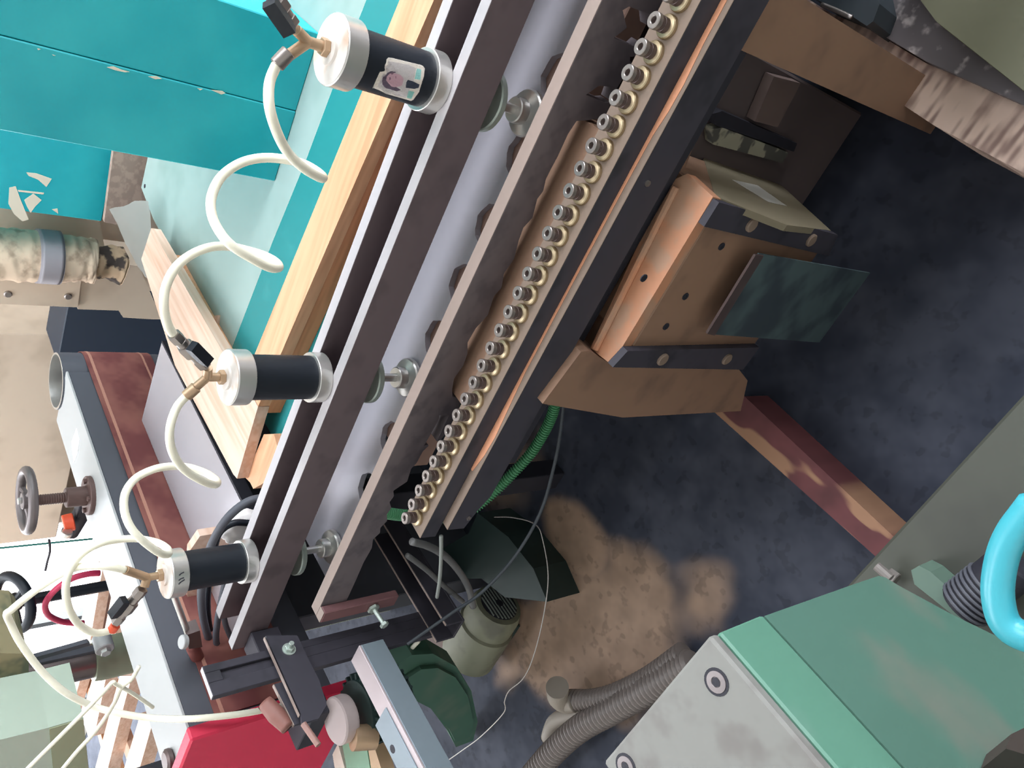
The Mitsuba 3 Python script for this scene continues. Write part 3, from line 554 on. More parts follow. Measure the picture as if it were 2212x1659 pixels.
# ---- lumber, green column machine, window-side clutter
LUZ = .62
def lum(label, pts, th=.045, z=LUZ):
    return single('lumber', label, 'board', prism([P(a, b, z=z) for a, b in pts], (0, 0, -th)), 'pine_y', False, None)
lum('pale lumber board at the left of the stack by the window', [(126, 1545), (164, 1400), (200, 1215), (224, 1215), (192, 1400), (152, 1545)])
lum('second pale lumber board, passing behind the green column', [(176, 1545), (196, 1478), (222, 1380), (240, 1290), (262, 1290), (248, 1380), (226, 1478), (204, 1590), (190, 1590)], .05)
lum('long pale lumber board running to the picture corner right of the green column', [(200, 1680), (232, 1560), (258, 1460), (285, 1460), (258, 1560), (228, 1680)], .05, LUZ + .05)
lum('pale lumber board leaning across beside the white sander bed', [(262, 1680), (304, 1540), (330, 1560), (296, 1680)], .05, LUZ + .05)
lum('short pale brace between two lumber boards', [(256, 1590), (264, 1575), (288, 1640), (280, 1660)], .03, LUZ)
lum('pale lumber board standing at the foot of the window', [(206, 1380), (222, 1300), (214, 1225), (232, 1225), (238, 1300), (224, 1380)], .04, LUZ - .06)
single('trestle', 'wooden trestle carrying the lumber by the window', 'trestle', cat(bx(-3.75, -3.70, 1.55, 2.55, LUZ - .11, LUZ - .0505), bx(-3.05, -3.0, 1.2, 2.1, LUZ - .11, LUZ - .0505), bx(-3.75, -3.70, 2.3, 2.35, 0, LUZ - .11), bx(-3.05, -3.0, 1.95, 2.0, 0, LUZ - .11), bx(-3.75, -3.0, 2.0, 2.03, .3, .35)), 'pine', False)
GC = thing('column_drill', 'grey green column machine with steel shaft and bolted clamp', 'machine')
gx_, gy_ = -2.1, 1.41
M['sage'] = mat('sage', 0, .5, tex=tex(dirt_fn(lin((134, 140, 118)), lin((112, 114, 96)), 9.)))
zc = P(193, 1448, y=gy_)[2]; zt = P(60, 1470, y=gy_)[2]
part(GC, 'socket', lathe([(.060, 0), (.060, zc - .02), (.057, zc), (.040, zc)], [gx_, gy_, 0], n=36), 'sage', 30, 'grey green socket')
part(GC, 'shaft', lathe([(.047, zc - .01), (.047, zt + .05)], [gx_, gy_, 0], n=36), mat('shaft', (112, 100, 98), .3, .6), 30, 'steel shaft')
part(GC, 'rack', bx(gx_ + .044, gx_ + .058, gy_ - .01, gy_ + .01, zc + .0, zt, .001), 'slate', False)
cb = P(225, 1397, y=gy_ - .05); part(GC, 'clamp_lug', rod(cb + [0, .035, 0], cb + [0, -.012, 0], .024, 20), 'white_steel', 30)
part(GC + '__clamp_lug', 'bolt', hexnut(cb + [0, -.012, 0], (0, -1, 0), .014, .012), 'alu', 30)
hd = [P(a, b, y=gy_ - .09) for a, b in ((-50, 1410), (48, 1412), (62, 1425), (62, 1490), (45, 1510), (-50, 1530))]
part(GC, 'head', prism(hd, (0, .2, 0)), mat('sage_tan', 0, .55, tex=tex(dirt_fn(lin((150, 140, 108)), lin((92, 104, 84)), 14., .4, .6))), False, 'worn green cast head')
part(GC, 'head_nut', hexnut(P(14, 1404, y=gy_ - .05), (.3, -.5, .8), .022, .02), 'white_steel', 30)
part(GC, 'lever', cat(prism([P(a, b, y=gy_ - .06) for a, b in ((62, 1424), (190, 1388), (195, 1394), (64, 1432))], (0, .012, 0))), 'slate', False)
GB = thing('green_gearbox', 'pale green machine box with a black knob in the picture corner', 'machine')
yb = 1.12
part(GB, 'case', prism([P(a, b, y=yb) for a, b in ((-40, 1608), (105, 1572), (180, 1550), (196, 1700), (-40, 1700))], (0, .16, 0)), mat('palegreen', (168, 182, 166), .5), False)
part(GB + '__case', 'cover', prism([P(a, b, y=yb - .0003) for a, b in ((106, 1573), (179, 1551), (195, 1700), (118, 1700))], (0, -.003, 0)), mat('olive_green', (138, 146, 116), .5), False, 'olive green cover')
kc = P(112, 1553, y=yb + .05); part(GB, 'knob', lathe([(.030, -.01), (.034, .0), (.034, .018), (.030, .024), (.012, .026)], kc, (0, 0, 1), 10), 'slate', False, 'black ribbed knob')
gs = P(190, 1725, y=yb + .08); part(GB, 'stand', bx(gs[0] - .03, gs[0] + .03, yb + .05, yb + .11, 0, gs[2] - .0, .002), 'slate', False)
# second black handwheel at the picture's left edge
WS = thing('wheel_stand', 'black spoked handwheel at the left edge before the bright window', 'handwheel')
w2 = P(28, 1302, y=2.0); wheel(WS, w2, .095, .017, (.15, -.35, .9), 'black'); part(WS, 'stem', rod(w2, [w2[0], w2[1] + .02, 0], .02, 12), 'black', 30)
single('red_hose', 'red hose loop hanging before the bright window', 'hose', tube([P(a, b, y=1.95) for a, b in ((215, 1238), (190, 1240), (155, 1250), (120, 1274), (98, 1304), (104, 1328), (130, 1342), (160, 1346), (180, 1346))], .0105, 12), mat('redhose', (186, 48, 84), .45), True)
VB = thing('red_valve', 'dark valve with a red orange ring beside the beige cabinet', 'valve')
v0, v1 = P(150, 1152, y=2.6), P(160, 1112, y=2.6)
part(VB, 'body', rod(v0, v1 + [.05, 0, -.04], .036, 18), 'dark', 30); part(VB, 'ring', rod(P(136, 1132, y=2.55), P(160, 1126, y=2.55), .038, 18), 'm_orange', 30, 'red orange ring'); part(VB, 'end_cap', rod(P(143, 1156, y=2.5), P(146, 1148, y=2.5), .022, 16), 'alu', 30)
part(VB, 'post', bx(v1[0] + .02, v1[0] + .10, 2.56, 2.66, 0, v1[2], .003), 'dark', False)
single('hanging_wire', 'thin green wire crossing the bright window', 'wire', tube([P(a, b, y=2.7) for a, b in ((-20, 1186), (80, 1176), (200, 1164))], .004, 8, 4), mat('wiregreen', (40, 110, 104), .5), True)
single('hanging_hook', 'thin dark hook hanging before the bright window', 'hook', tube([P(a, b, y=2.7) for a, b in ((106, 1166), (108, 1190), (102, 1214), (98, 1232))], .005, 8, 4), 'dark', True)
for i, pts in enumerate((((243, 1474), (228, 1490), (180, 1540), (110, 1610), (50, 1670)), ((262, 1486), (246, 1520), (210, 1575), (165, 1625), (120, 1680)))):
    single('cream_cable', ('upper', 'lower')[i] + ' cream cable running to the picture corner', 'cable', tube([P(a, b, y=.78) for a, b in (((330, 1528), (290, 1500), (262, 1484), (250, 1478)) if i == 0 else ((300, 1440), (285, 1466))) + pts], .0035, 8), 'hose_white', True)

# ================================================================ far end of the boring machine: post, plates, angle bar
XP = -1.247
sl0, sl1 = P(478, 1452, x=XP), P(590, 1432, x=XP); pt = P(458, 1508, x=XP); ptb = P(440, 1436, x=XP); PT = (pt[2] + ptb[2]) / 2
pw = (.712, .775); sy0, sy1 = min(sl0[1], sl1[1]) - .006, max(sl0[1], sl1[1]) + .006
PB = P(955, 1345, x=XP)[2]
k = part(BM, 'slotted_post', cat(bx(XP - .013, XP, pw[0], sy0, PB, PT, .001), bx(XP - .013, XP, sy1, pw[1], PB, PT, .001), bx(XP - .013, XP, sy0, sy1, sl0[2], PT, .001), bx(XP - .013, XP, sy0, sy1, PB, sl1[2] - .05, .001), bx(XP - .013, XP - .009, sy0, sy1, PB + .01, PT - .005, 0)), 'rail', False, 'dark slotted post')
part(k, 'lit_end', bx(XP - .0125, XP - .0005, pw[0] + .001, pw[1] - .001, PT, PT + .001, .0003), 'edge_steel', False)  # post end coloured near white for the light on it
XQ = -1.228
face = [P(a, b, x=XQ) for a, b in ((574, 1373), (650, 1541), (652, 1563), (688, 1552), (706, 1522), (690, 1470), (664, 1418), (642, 1372))]
k = part(BM, 'cross_plate', prism(face, (-.006, 0, 0)), 'rail', False, 'dark cross plate')
e0, e1 = P(572, 1376, x=XQ), P(648, 1545, x=XQ)
part(k, 'bare_lit_edge', prism([e0, e1, e1 + [-.007, 0, 0], e0 + [-.007, 0, 0]], (0, 0, .0015)), 'fence_top', False)  # lit upper edge of the plate, drawn as a paler tan strip
e2, e3 = P(592, 1478, x=XQ - .02), P(636, 1566, x=XQ - .02)
k2 = part(BM, 'cross_plate', prism([e2, e3, e3 + [0, 0, -.05], e2 + [0, 0, -.05]], (-.006, 0, 0)), 'rail', False, 'second dark cross plate'); part(k2, 'bare_lit_edge', prism([e2, e3, e3 + [-.007, 0, 0], e2 + [-.007, 0, 0]], (0, 0, .0015)), 'fence_top', False)  # this upper edge likewise has its light painted on
bc = P(624, 1403, x=XQ); part(BM, 'bolt', cat(lathe([(.013, 0), (.013, .002)], bc, (1, 0, 0), 20), hexnut(bc + [.002, 0, 0], (1, 0, 0), .0095, .007), rod(bc, bc + [.02, 0, 0], .005)), 'zinc', 30)
part(BM, 'beam_hanger', bx(BX0 - .004, BX0 + .05, .776, .869, .87, .93, .002), 'rail', False)
hg = P(597, 1545, x=XQ - .03); part(BM, 'handle', tube([hg + [0, .03, .01], hg, hg + [0, -.03, -.01]], [.014, .016, .012], 12, 6), mat('handle_brown', (128, 86, 78), .55), True, 'brown handle')
part(BM, 'pin', rod(P(655, 1563, x=XQ), P(688, 1610, x=XQ), .0055), mat('pin_brown', (140, 104, 96), .5), 30)
# channel running back from the post
cx = -1.19; ca, cbk = P(965, 1350, x=cx), P(825, 1120, x=cx); CZ = ca[2]
k = part(BM, 'side_channel', cat(bx(cx - .06, cx, ca[1], cbk[1], CZ - .05, CZ - .044, .001), bx(cx - .006, cx, ca[1], cbk[1], CZ - .044, CZ, .001), bx(cx - .06, cx - .054, ca[1], cbk[1], CZ - .044, CZ, .001)), 'rail', False, 'dark channel')
part(k, 'bare_lit_edge', bx(cx - .0055, cx - .0003, ca[1] + .001, cbk[1], CZ, CZ + .001, .0003), 'fence_top', False); part(k, 'bare_lit_edge', bx(cx - .0597, cx - .0545, ca[1] + .001, cbk[1], CZ, CZ + .001, .0003), 'fence_top', False)  # channel lips tinted tan for the light they catch
# angle bar towards the photographer
AZb = .82; dzb = CAM[2] - AZb
ax1, ax0, ay1 = -1.505 * dzb, -1.565 * dzb, .885 * dzb
AB = thing('angle_bar', 'grey steel angle bar pointing at the photographer beside the red box', 'steel bar')
part(AB, 'top_flange', bx(ax0, ax1, .20, ay1, AZb - .005, AZb, .001), mat('bar_lit', (176, 164, 166), .45, .25), False)  # top flange tinted pinkish as lit, paler than the side flange
part(AB, 'side_flange', bx(ax1 - .005, ax1, .20, ay1, AZb - .055, AZb - .0052, .001), mat('barblue', (122, 134, 142), .45, .25), False)
part(AB, 'splice_plate', bx(ax0 - .02, ax1 - .012, .2, P(815, 1562, z=AZb)[1], AZb, AZb + .003, .001), 'm_barblue', False); hh = P(848, 1618, z=AZb + .003)
part(AB, 'hole', lathe([(.0075, 0), (.0075, .0006), (.005, .0006)], hh, n=16), 'dark', 30)
part(AB, 'support', bx(ax0 + .005, ax1 - .006, .21, .25, 0, AZb - .0055, .002), 'dark', False)
M['motorgreen'] = mat('motorgreen', (34, 52, 50), .55); M['guardgreen'] = mat('guardgreen', 0, .55, tex=tex(dirt_fn(lin((52, 86, 70)), lin((76, 92, 78)), 10., .5, .8)))
VM = thing('feed_motor', 'dark green finned motor with a grey cap behind the steel angle bar', 'motor')
vmx = -1.34; vc = P(724, 1558, x=vmx)
part(VM, 'cap', lathe([(.030, -.03), (.044, -.028), (.046, -.022), (.046, -.002), (.043, .001), (.0, .0015)], vc, n=36), mat('capgrey', (162, 148, 146), .45), 30, 'grey cap')
part(VM, 'neck', lathe([(.024, -.075), (.024, -.03)], vc + [0, -.035, .01], (0, .3, 1), 20), 'brassdull', 30, 'brass neck')
fins = [lathe([(.060, -.15), (.060, -.05)], vc + [0, .005, 0], n=32)]
for i in range(22):
    a = i * 2 * np.pi / 22; m = bx(.058, .072, -.003, .003, -.145, -.055, .0008); m.apply_transform(trimesh.transformations.rotation_matrix(a, [0, 0, 1])); m.apply_translation(vc + [0, .005, 0]); fins.append(m)
part(VM, 'finned_body', cat(*fins), 'motorgreen', False)
part(VM, 'arm', bx(-1.457, vc[0], max(vc[1], .70) - .035, .73, .83, .87, .002), 'dark', False)
for nm, lab, cl, pts in (('green_bar', 'pale green painted bar at the bottom picture edge beside the red box', (118, 158, 132), ((738, 1602), (788, 1590), (806, 1700), (756, 1700))), ('cream_bar', 'cream bar at the bottom picture edge left of the green one', (208, 200, 186), ((718, 1630), (730, 1606), (756, 1700), (730, 1700))), ('wood_strip', 'tan wood strip at the bottom picture edge under the angle bar', (184, 156, 124), ((790, 1586), (802, 1592), (836, 1700), (808, 1700)))):
    single(nm, lab, 'bar', prism([P(a, b, z=.72) for a, b in pts], (0, 0, -.03)), mat(nm, cl, .5), False)
rbx = thing('red_box', 'big plain red sheet metal box in front of the sander', 'box'); part(rbx, 'bracket', bx(-1.66, -1.56, .7852, .7998, .75, .95, .002), 'dark', False); part(rbx, 'body', (bx(-2.0, -1.458, .755, .785, .66, CAM[2] - .70 * .785, .004)), mat('red', (200, 44, 74), .5), False)

# ---- motors and belt guard on the floor
FM = thing('floor_motor', 'olive electric motor with a slotted fan cover on the paler floor patch', 'motor')
mx = P(1078, 1304, z=.092); MXf, MY, MZ = mx; ms_ = 1.2
def ml(pr): return [(a * ms_, b * ms_) for a, b in pr]
M['motorolive'] = mat('motorolive', 0, .6, tex=tex(dirt_fn(lin((112, 114, 96)), lin((84, 84, 74)), 14.)))
part(FM, 'housing', lathe(ml([(.055, -.20), (.072, -.19), (.072, -.075), (.066, -.07), (.066, -.02), (.060, -.004), (.048, -.001)]), [MXf, MY, MZ], (1, 0, 0), 36), 'motorolive', 30)
k = part(FM, 'fan_cover', lathe(ml([(.048, -.002), (.048, .0), (.040, .001)]), [MXf, MY, MZ], (1, 0, 0), 32), 'dark', 30)
for i in range(-4, 5):
    zz = i * .0112; hw = math.sqrt(.056**2 - zz * zz); part(k, 'slat', bx(MXf + .0005, MXf + .0035, MY - hw, MY + hw, MZ + zz - .0022, MZ + zz + .0022, .0004), mat('slat', (132, 138, 132), .6) if i == -4 else 'm_slat', False)
part(k, 'hub', lathe([(.012, 0), (.012, .004)], [MXf, MY, MZ], (1, 0, 0), 18), 'dark', 30)
part(FM, 'foot', cat(bx(MXf - .19, MXf - .07, MY - .05, MY + .05, 0, .02, .003)), 'motorgreen', False)
single('green_gear_case', 'dark green gear case on the floor behind the slotted motor', 'gear case', prism([P(a, b, z=.13) for a, b in ((1012, 1152), (1032, 1108), (1098, 1160), (1152, 1228), (1182, 1300), (1090, 1290), (1040, 1250), (990, 1250), (930, 1200))], (0, 0, -.13)), 'motorgreen', False)
gpl = [np.maximum(P(a, b, y=.78), [-9, -9, .002]) for a, b in ((850, 1440), (890, 1415), (935, 1412), (985, 1440), (1018, 1492), (1032, 1560), (1022, 1600), (985, 1614), (968, 1580), (930, 1530), (870, 1500))]
BG = thing('belt_guard', 'rounded green belt guard between the motors', 'guard')
part(BG, 'shell', prism(gpl, (0, .05, 0)), 'guardgreen', False); c_ = np.mean(gpl, axis=0)
part(BG, 'raised_face', prism([c_ + (g_ - c_) * .8 for g_ in gpl], (0, -.012, 0)), 'guardgreen', False)
single('brown_block', 'rusty brown block behind the belt guard', 'block', prism([P(a, b, z=.10) for a, b in ((868, 1420), (905, 1378), (965, 1372), (968, 1400), (940, 1415), (885, 1425))], (0, 0, -.10)), mat('blockbrown', (98, 82, 76), .7), False)

# ---- corrugated hoses and cables
M['corr_grey'] = mat('corr_grey', (108, 100, 96), .45)
DH = thing('dust_hose', 'grey corrugated dust hose with an open elbow end on the floor', 'hose')
part(DH, 'hose', tube([P(a, b, z=.06) for a, b in ((1235, 1512), (1280, 1512), (1330, 1500), (1400, 1466), (1480, 1410))], .024, 14, 8, (.013, .005)), 'corr_grey', True)
el = [P(1204, 1486, z=.12), P(1206, 1505, z=.09), P(1222, 1516, z=.065), P(1245, 1514, z=.06)]
part(DH, 'elbow', tube(el, .030, 20, 6), mat('elbow', (134, 126, 116), .5), True, 'smooth open elbow'); fd = el[0] - el[1]
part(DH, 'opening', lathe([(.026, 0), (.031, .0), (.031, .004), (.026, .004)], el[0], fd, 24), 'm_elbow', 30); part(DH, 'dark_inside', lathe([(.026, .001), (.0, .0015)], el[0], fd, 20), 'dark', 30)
single('dust_hose', 'thicker grey corrugated dust hose running under the green machine', 'hose', tube([P(a, b, z=.07) for a, b in ((1130, 1700), (1190, 1630), (1250, 1575), (1320, 1535), (1400, 1490), (1500, 1430))], .030, 16, 8, (.015, .006)), 'corr_grey', True)
single('hose_coupling', 'grey Y coupling between the two dust hoses', 'pipe fitting', cat(tube([P(a, b, z=.05) for a, b in ((1185, 1598), (1200, 1560), (1240, 1545), (1290, 1540))], .024, 16, 6)), 'm_elbow', True)
single('green_conduit', 'ribbed green conduit hanging below the drilling head', 'conduit', tube([P(a, b, y=.835) for a, b in ((1215, 800), (1200, 870), (1185, 915), (1150, 975), (1105, 1025), (1070, 1060), (1020, 1100), (960, 1118), (885, 1114), (845, 1110), (800, 1100))], .0085, 16, 10, (.0062, .0036)), mat('corrgreen', (76, 140, 98), .5), 30)
def cable(name, label, pts, r, m, pl, cat_='cable'):
    return single(name, label, cat_, tube([P(a, b, **pl) for a, b in pts], r, 10, 8), m, True)
M['cablegrey'] = mat('cablegrey', (120, 124, 120), .5)
cable('black_cable', 'black cable curving from the drilling head to the slotted post', ((1225, 780), (1212, 920), (1196, 1010), (1166, 1110), (1110, 1205), (1040, 1280), (975, 1325), (880, 1392)), .0032, mat('cabledark', (48, 54, 60), .6), dict(y=.66))
cable('grey_cable', 'grey cable hanging straight from the corner of the drilling head', ((953, 1158), (953, 1200), (950, 1250), (944, 1290)), .0036, 'cablegrey', dict(y=.66))
cable('grey_pipe', 'grey pipe bending over the dark green gear case', ((890, 1170), (925, 1180), (960, 1200), (990, 1232), (1012, 1270), (1022, 1310)), .0075, mat('pipegrey', (96, 96, 96), .5), dict(y=.74), 'pipe')
cable('grey_pipe', 'second grey pipe running along the dark channel', ((880, 1200), (920, 1230), (955, 1262), (1000, 1300)), .0055, 'm_pipegrey', dict(y=.76), 'pipe')
cable('floor_wire', 'thin bare wire arching over the paler floor patch', ((1068, 1117), (1100, 1117), (1140, 1125), (1162, 1138), (1172, 1165), (1183, 1225), (1182, 1280), (1168, 1360), (1148, 1430), (1128, 1468), (1100, 1492), (1090, 1515), (1088, 1540), (1040, 1590), (1000, 1620), (950, 1655)), .0014, mat('wirepale', (170, 164, 160), .4, .4), dict(z=.30), 'wire')
cable('white_cable', 'white cable passing behind the steel angle bar', ((690, 1512), (720, 1500), (760, 1486), (800, 1470), (850, 1436), (880, 1410), (905, 1384)), .0052, 'hose_white', dict(y=.80))
for i, (pts, yy) in enumerate(((((640, 1060), (590, 1072), (540, 1082), (500, 1110), (470, 1150), (450, 1195), (438, 1250), (435, 1300), (445, 1360), (470, 1425), (520, 1490), (575, 1520)), 1.10), (((540, 1130), (505, 1130), (475, 1150), (462, 1190), (452, 1250), (448, 1310), (456, 1370), (480, 1425), (530, 1480), (590, 1510)), 1.12), (((560, 1180), (515, 1200), (492, 1240), (480, 1290), (470, 1340), (468, 1390), (490, 1440), (540, 1500)), 1.08), (((500, 1265), (486, 1300), (485, 1340), (500, 1380), (520, 1420)), 1.06))):
    cable('loop_cable', ('outermost black cable of the loop behind the far cylinder', 'second black cable of the loop behind the far cylinder', 'inner grey cable of the loop behind the far cylinder', 'short dark cable inside the loop behind the far cylinder')[i], pts, (.0085, .007, .007, .006)[i], ('slate', 'black', 'cablegrey', 'slate')[i] if i != 2 else 'slate', dict(y=yy - .09))
single('wood_board', 'pale wood board standing upright behind the cable loop', 'board', prism([P(a, b, y=1.13) for a, b in ((432, 1158), (494, 1148), (502, 1182), (470, 1260), (440, 1300), (436, 1365), (420, 1365), (404, 1286), (410, 1190))], (0, .02, 0)), 'pine_y', False)
sx = thing('guide_shaft', 'polished steel shaft with a brown clamp beside the sander belt', 'shaft')
part(sx, 'shaft', rod(P(370, 1270, y=.97), P(412, 1385, y=.97), .0065), 'alu', 30); part(sx, 'clamp', prism([P(a, b, y=.955) for a, b in ((403, 1372), (432, 1362), (437, 1398), (408, 1402))], (0, .03, 0)), 'collet', False); part(sx, 'knob', rod(P(391, 1387, y=.945), P(402, 1386, y=.945), .0145, 20), 'white_steel', 30)
part(sx, 'bar', tube([P(a, b, y=.97) for a, b in ((415, 1395), (440, 1450), (470, 1520))], .014, 12, 4), 'belt', True)
rg = trimesh.creation.icosphere(3, .04); rv = rg.vertices; rv = rv * (1 + .6 * (meshkit.fbm(rv * 40 + 5) - .5))[:, None] * [1.0, .6, 1.3] + P(528, 1138, y=1.05); rg.vertices = rv
single('white_rag', 'crumpled white rag tucked behind the far cylinder', 'rag', rg, mat('rag', (226, 222, 220), .8), True)

# ================================================================ floor timbers, green machine, right-hand corner
M['redwood'] = mat('redwood', 0, .8, tex=tex(lambda p, n, uv: mix(mi.Color3f(col((92, 50, 52))) * (.6 + .8 * fbm(p.x * 20, p.y * 20, 0., 3)), col((146, 110, 86)), smoothstep(.52, .66, fbm(p.x * 26 + 3, p.y * 9 + 8, 0., 3) + .9 * smoothstep(-.6, -.66, p.x) * smoothstep(.42, .62, p.y)))))
rb = [P(1536, 884, z=.10), P(1608, 856, z=.10), P(1990, 1215, z=.10), P(1945, 1250, z=.10)]
single('red_timber', 'worn red painted timber lying on the dark floor', 'timber', prism(rb, (0, 0, -.10)), 'redwood', False)
OZ = .45
M['olive'] = mat('olive', 0, .6, tex=tex(dirt_fn(lin((66, 68, 60)), lin((56, 57, 52)), 8.)))
OB = thing('olive_machine', 'olive grey machine base across the lower right corner', 'machine')
part(OB, 'bed', bx(-.75, .9, -.6, .205, OZ - .08, OZ, .004), 'olive', False); part(OB, 'plinth', bx(-.6, .8, -.6, .02, 0, OZ - .0805, .004), 'olive', False)
p0, p1 = P(1893, 1222, z=OZ + .03), P(1925, 1250, z=OZ + .03); part(OB, 'clamp_bolt', cat(rod(p0, p1, .007, 10), rod(P(1915, 1242, z=OZ + .02), P(1935, 1256, z=OZ + .02), .013, 8)), mat('boltgrey', (116, 110, 106), .5, .3), 30)
part(OB, 'flange', prism([P(a, b, z=OZ + .05) for a, b in ((1968, 1232), (1985, 1222), (2010, 1235), (2100, 1315), (2118, 1345), (2085, 1350), (1975, 1262))], (0, 0, -.049)), mat('flangegreen', (84, 106, 94), .55), False)
part(OB, 'strip', prism([P(a, b, z=OZ + .012) for a, b in ((2055, 1268), (2220, 1128), (2230, 1150), (2068, 1290))], (0, 0, -.0118)), 'm_boltgrey', False)
rk = part(OB, 'ribbed_roller', rod(P(2076, 1312, z=OZ + .05), P(2200, 1215, z=OZ + .05), .030, 20), 'dark', 30)
for i in range(7):
    w = .06 + i * .075; q = P(2076, 1312, z=OZ + .05) * (1 - w) + P(2200, 1215, z=OZ + .05) * w; dd = P(2200, 1215, z=OZ + .05) - P(2076, 1312, z=OZ + .05); dd /= np.linalg.norm(dd); part(rk, 'rib', rod(q, q + dd * .004, .033, 20), 'slate', 30)
# green machine
GM = thing('green_machine', 'green machine with a grey top plate and countersunk screws in the lower corner', 'machine')
GZ = 1.05; gc = P(1535, 1370, z=GZ); gl = P(1290, 1630, z=GZ)[0]; gx1 = gc[0]; gsz = P(1650, 1330, x=gx1)[2]
M['mint'] = mat('mint', 0, .45, tex=tex(dirt_fn(lin((86, 130, 112)), lin((110, 138, 128)), 16., .45, .8)))
M['mint2'] = mat('mint2', 0, .5, tex=tex(dirt_fn(lin((76, 110, 98)), lin((122, 114, 106)), 7., .5, .8, .9, 2.)))
M['dusty'] = mat('dusty', 0, .6, tex=tex(dirt_fn(lin((122, 122, 118)), lin((106, 102, 99)), 30., .45, .75)))
part(GM, 'top_plate', bx(gl, gx1 - .002, -.35, gc[1], GZ - .012, GZ, .0025), 'dusty', False, 'dusty grey top plate')
part(GM, 'upper_cover', bx(gl + .004, gx1, -.35, gc[1] - .001, gsz + .0006, GZ - .0122, .002), 'mint', False, 'mint green upper cover')
lo_ = [P(a, b, x=gx1) for a, b in ((1655, 1329), (1760, 1292), (1850, 1260), (1898, 1244), (1912, 1247), (1940, 1264), (2060, 1329), (2140, 1368), (2212, 1402), (2330, 1460))]
lo_[0][2] = gsz - .0006; lo_[0][1] = min(lo_[0][1], gc[1] - .001); lo_ += [np.array([gx1, -.35, lo_[-1][2] - .02]), np.array([gx1, -.35, gsz - .0006])]
part(GM, 'lower_cover', prism(lo_, (-(gx1 - gl - .004), 0, 0)), 'mint2', False, 'dull green lower cover with brown stains')
for a, b in ((1548, 1473), (1352, 1655)):
    c = P(a, b, z=GZ); k = part(GM + '__top_plate', 'screw', lathe([(.0115, 0), (.0115, .0006), (.0095, .0006), (.0095, .0004)], c, n=24), 'dark', 30); part(GM + '__top_plate', 'screw', lathe([(.0090, .0), (.0090, .0012), (.0045, .0014), (.004, .0006)], c, n=24), mat('screwgrey', (128, 120, 120), .45, .3), 30)
    part(GM + '__top_plate', 'screw', lathe([(.0042, .0012), (.0, .0013)], c, n=6), 'dark', False)
kp_ = [P(a, b, x=gx1 + .002) for a, b in ((2118, 1662), (2130, 1630), (2160, 1615), (2212, 1632), (2260, 1665), (2212, 1690))]; part(GM, 'knob', prism(kp_, (.03, 0, 0)), mat('knobbrown', (62, 54, 50), .6), False, 'dark knob')
part(GM, 'pedestal', bx(gl + .03, gx1 - .03, -.5, -.2, OZ + .0005, .62, .004), 'mint2', False)
part(GM, 'teal_skirt', bx(gl + .02, gl + .10, -.2, P(1300, 1650, z=.9)[1] - .02, .80, .90, .002), mat('skirt', (70, 110, 106), .5), False)
single('blue_hose', 'bright turquoise hose looping in at the right picture edge', 'hose', tube([[.35, .30, 1.02], [.20, .25, 1.0]] + [P(a, b, z=.98) for a, b in ((2290, 1000), (2232, 1090), (2188, 1150), (2165, 1205), (2155, 1270), (2162, 1325), (2180, 1356), (2212, 1374), (2270, 1385), (2330, 1380))] + [[-.20, -.22, .90], [-.18, -.38, .70]], .0105, 18), mat('turquoise', (62, 158, 172), .3), True)
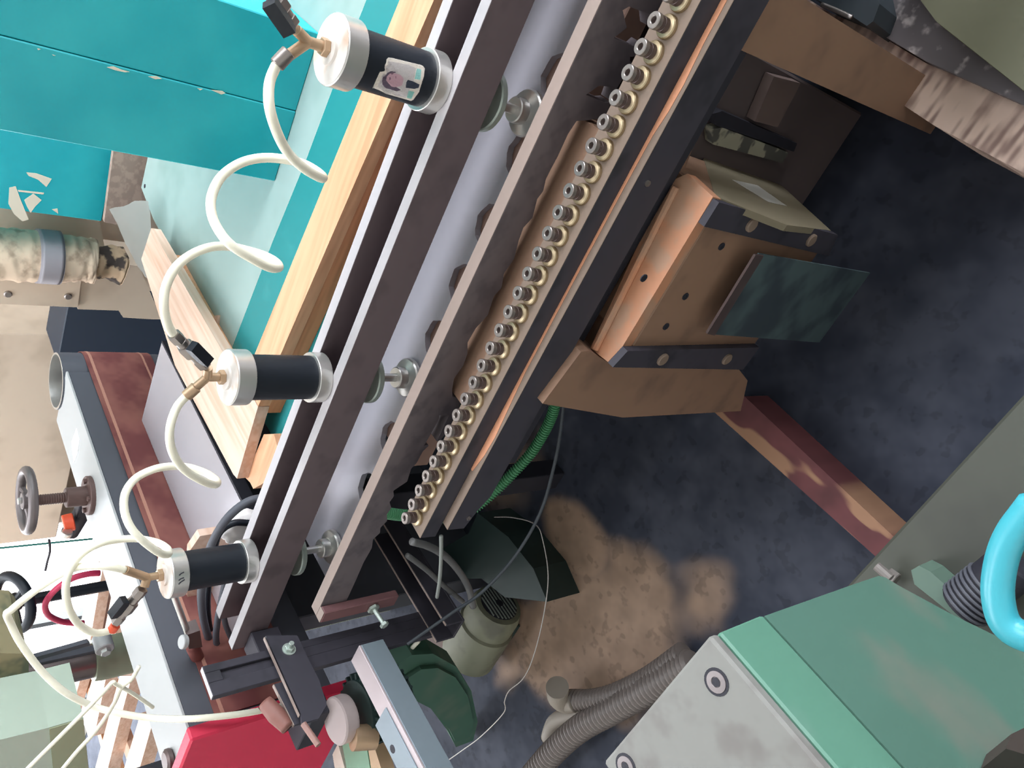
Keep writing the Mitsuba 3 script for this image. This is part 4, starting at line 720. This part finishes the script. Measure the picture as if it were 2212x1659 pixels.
# timber, dusty plate, olive cover in the upper right corner
lt = .25
M['timber'] = mat('timber', 0, .8, tex=tex(lambda p, n, uv: mix(lin((192, 168, 154)), lin((128, 104, 96)), smoothstep(.35, .75, .55 * fbm(p.x * 24, p.y * 24, 0., 3) + .45 * noise(p.x * 30, p.y * 150, 0.)))))
single('floor_timber', 'rough pale timber under the tan frame leg', 'timber', prism([P(a, b, z=lt) for a, b in ((1700, -30), (1795, 28), (1880, 64), (2000, 136), (2212, 228), (2330, 280), (2330, 440), (2212, 374), (2016, 270), (1760, 100))], (0, 0, -lt)), 'timber', False)
M['dustplate'] = mat('dustplate', 0, .7, tex=tex(dirt_fn(lin((88, 83, 86)), lin((178, 170, 170)), 60., .56, .8, .9)))
single('dusty_plate', 'dark steel plate strewn with sawdust beside the rough timber', 'plate', prism([P(a, b, z=lt + .02) for a, b in ((1880, -60), (1882, 62), (2000, 132), (2212, 226), (2330, 276), (2330, -60))], (0, 0, -.3 + .03)), 'dustplate', False)
single('olive_cover', 'olive sheet cover in the upper right picture corner', 'cover', prism([P(a, b, z=lt + .05) for a, b in ((1960, -60), (1988, 0), (2022, 46), (2212, 196), (2330, 270), (2330, -60))], (0, 0, -.0295)), mat('olivecover', (92, 92, 72), .6), False)
bb = thing('black_bracket', 'black rounded metal bracket at the top picture edge', 'bracket')
part(bb, 'body', prism([P(a, b, z=lt + .09) for a, b in ((1738, -40), (1760, -2), (1830, 28), (1872, 56), (1886, 46), (1900, 8), (1890, -40))], (0, 0, -.088)), mat('bracketblack', (46, 54, 60), .5), False); part(bb, 'bright_edge', tube([P(a, b, z=lt + .092) for a, b in ((1775, 10), (1805, 22), (1840, 38))], .004, 8, 4), 'steel', True)
# things on the side of the slide
XS = -.1565
part(BM, 'bellows', prism([P(a, b, x=XS) for a, b in ((1520, 342), (1560, 340), (1690, 402), (1795, 498), (1700, 486), (1545, 424))], (-.01, 0, 0)), mat('bellow', (112, 104, 86), .6), False, 'beige side cover')
part(BM + '__bellows', 'white_label', prism([P(a, b, x=XS + .0006) for a, b in ((1582, 388), (1636, 400), (1700, 445), (1660, 436))], (-.0004, 0, 0)), mat('labelwhite', (168, 166, 160), .5), False, 'white paper label')
part(BM, 'way_strip', prism([P(a, b, y=.808) for a, b in ((1538, 280), (1562, 276), (1704, 330), (1690, 352), (1540, 312))], (0, .02, 0)), mat('waywhite', 0, .6, tex=tex(dirt_fn(lin((150, 148, 130)), lin((44, 46, 50)), 26., .45, .55))), False, 'flaking white way strip')
part(BM, 'cross_rail', prism([P(a, b, y=.808) for a, b in ((1540, 246), (1560, 240), (1722, 310), (1715, 328), (1545, 270))], (0, .02, 0)), 'dark', False)
part(BM, 'upright', prism([P(a, b, y=.808) for a, b in ((1672, 165), (1730, 180), (1680, 275), (1630, 262))], (0, .02, 0)), mat('upright', (104, 88, 84), .7), False)
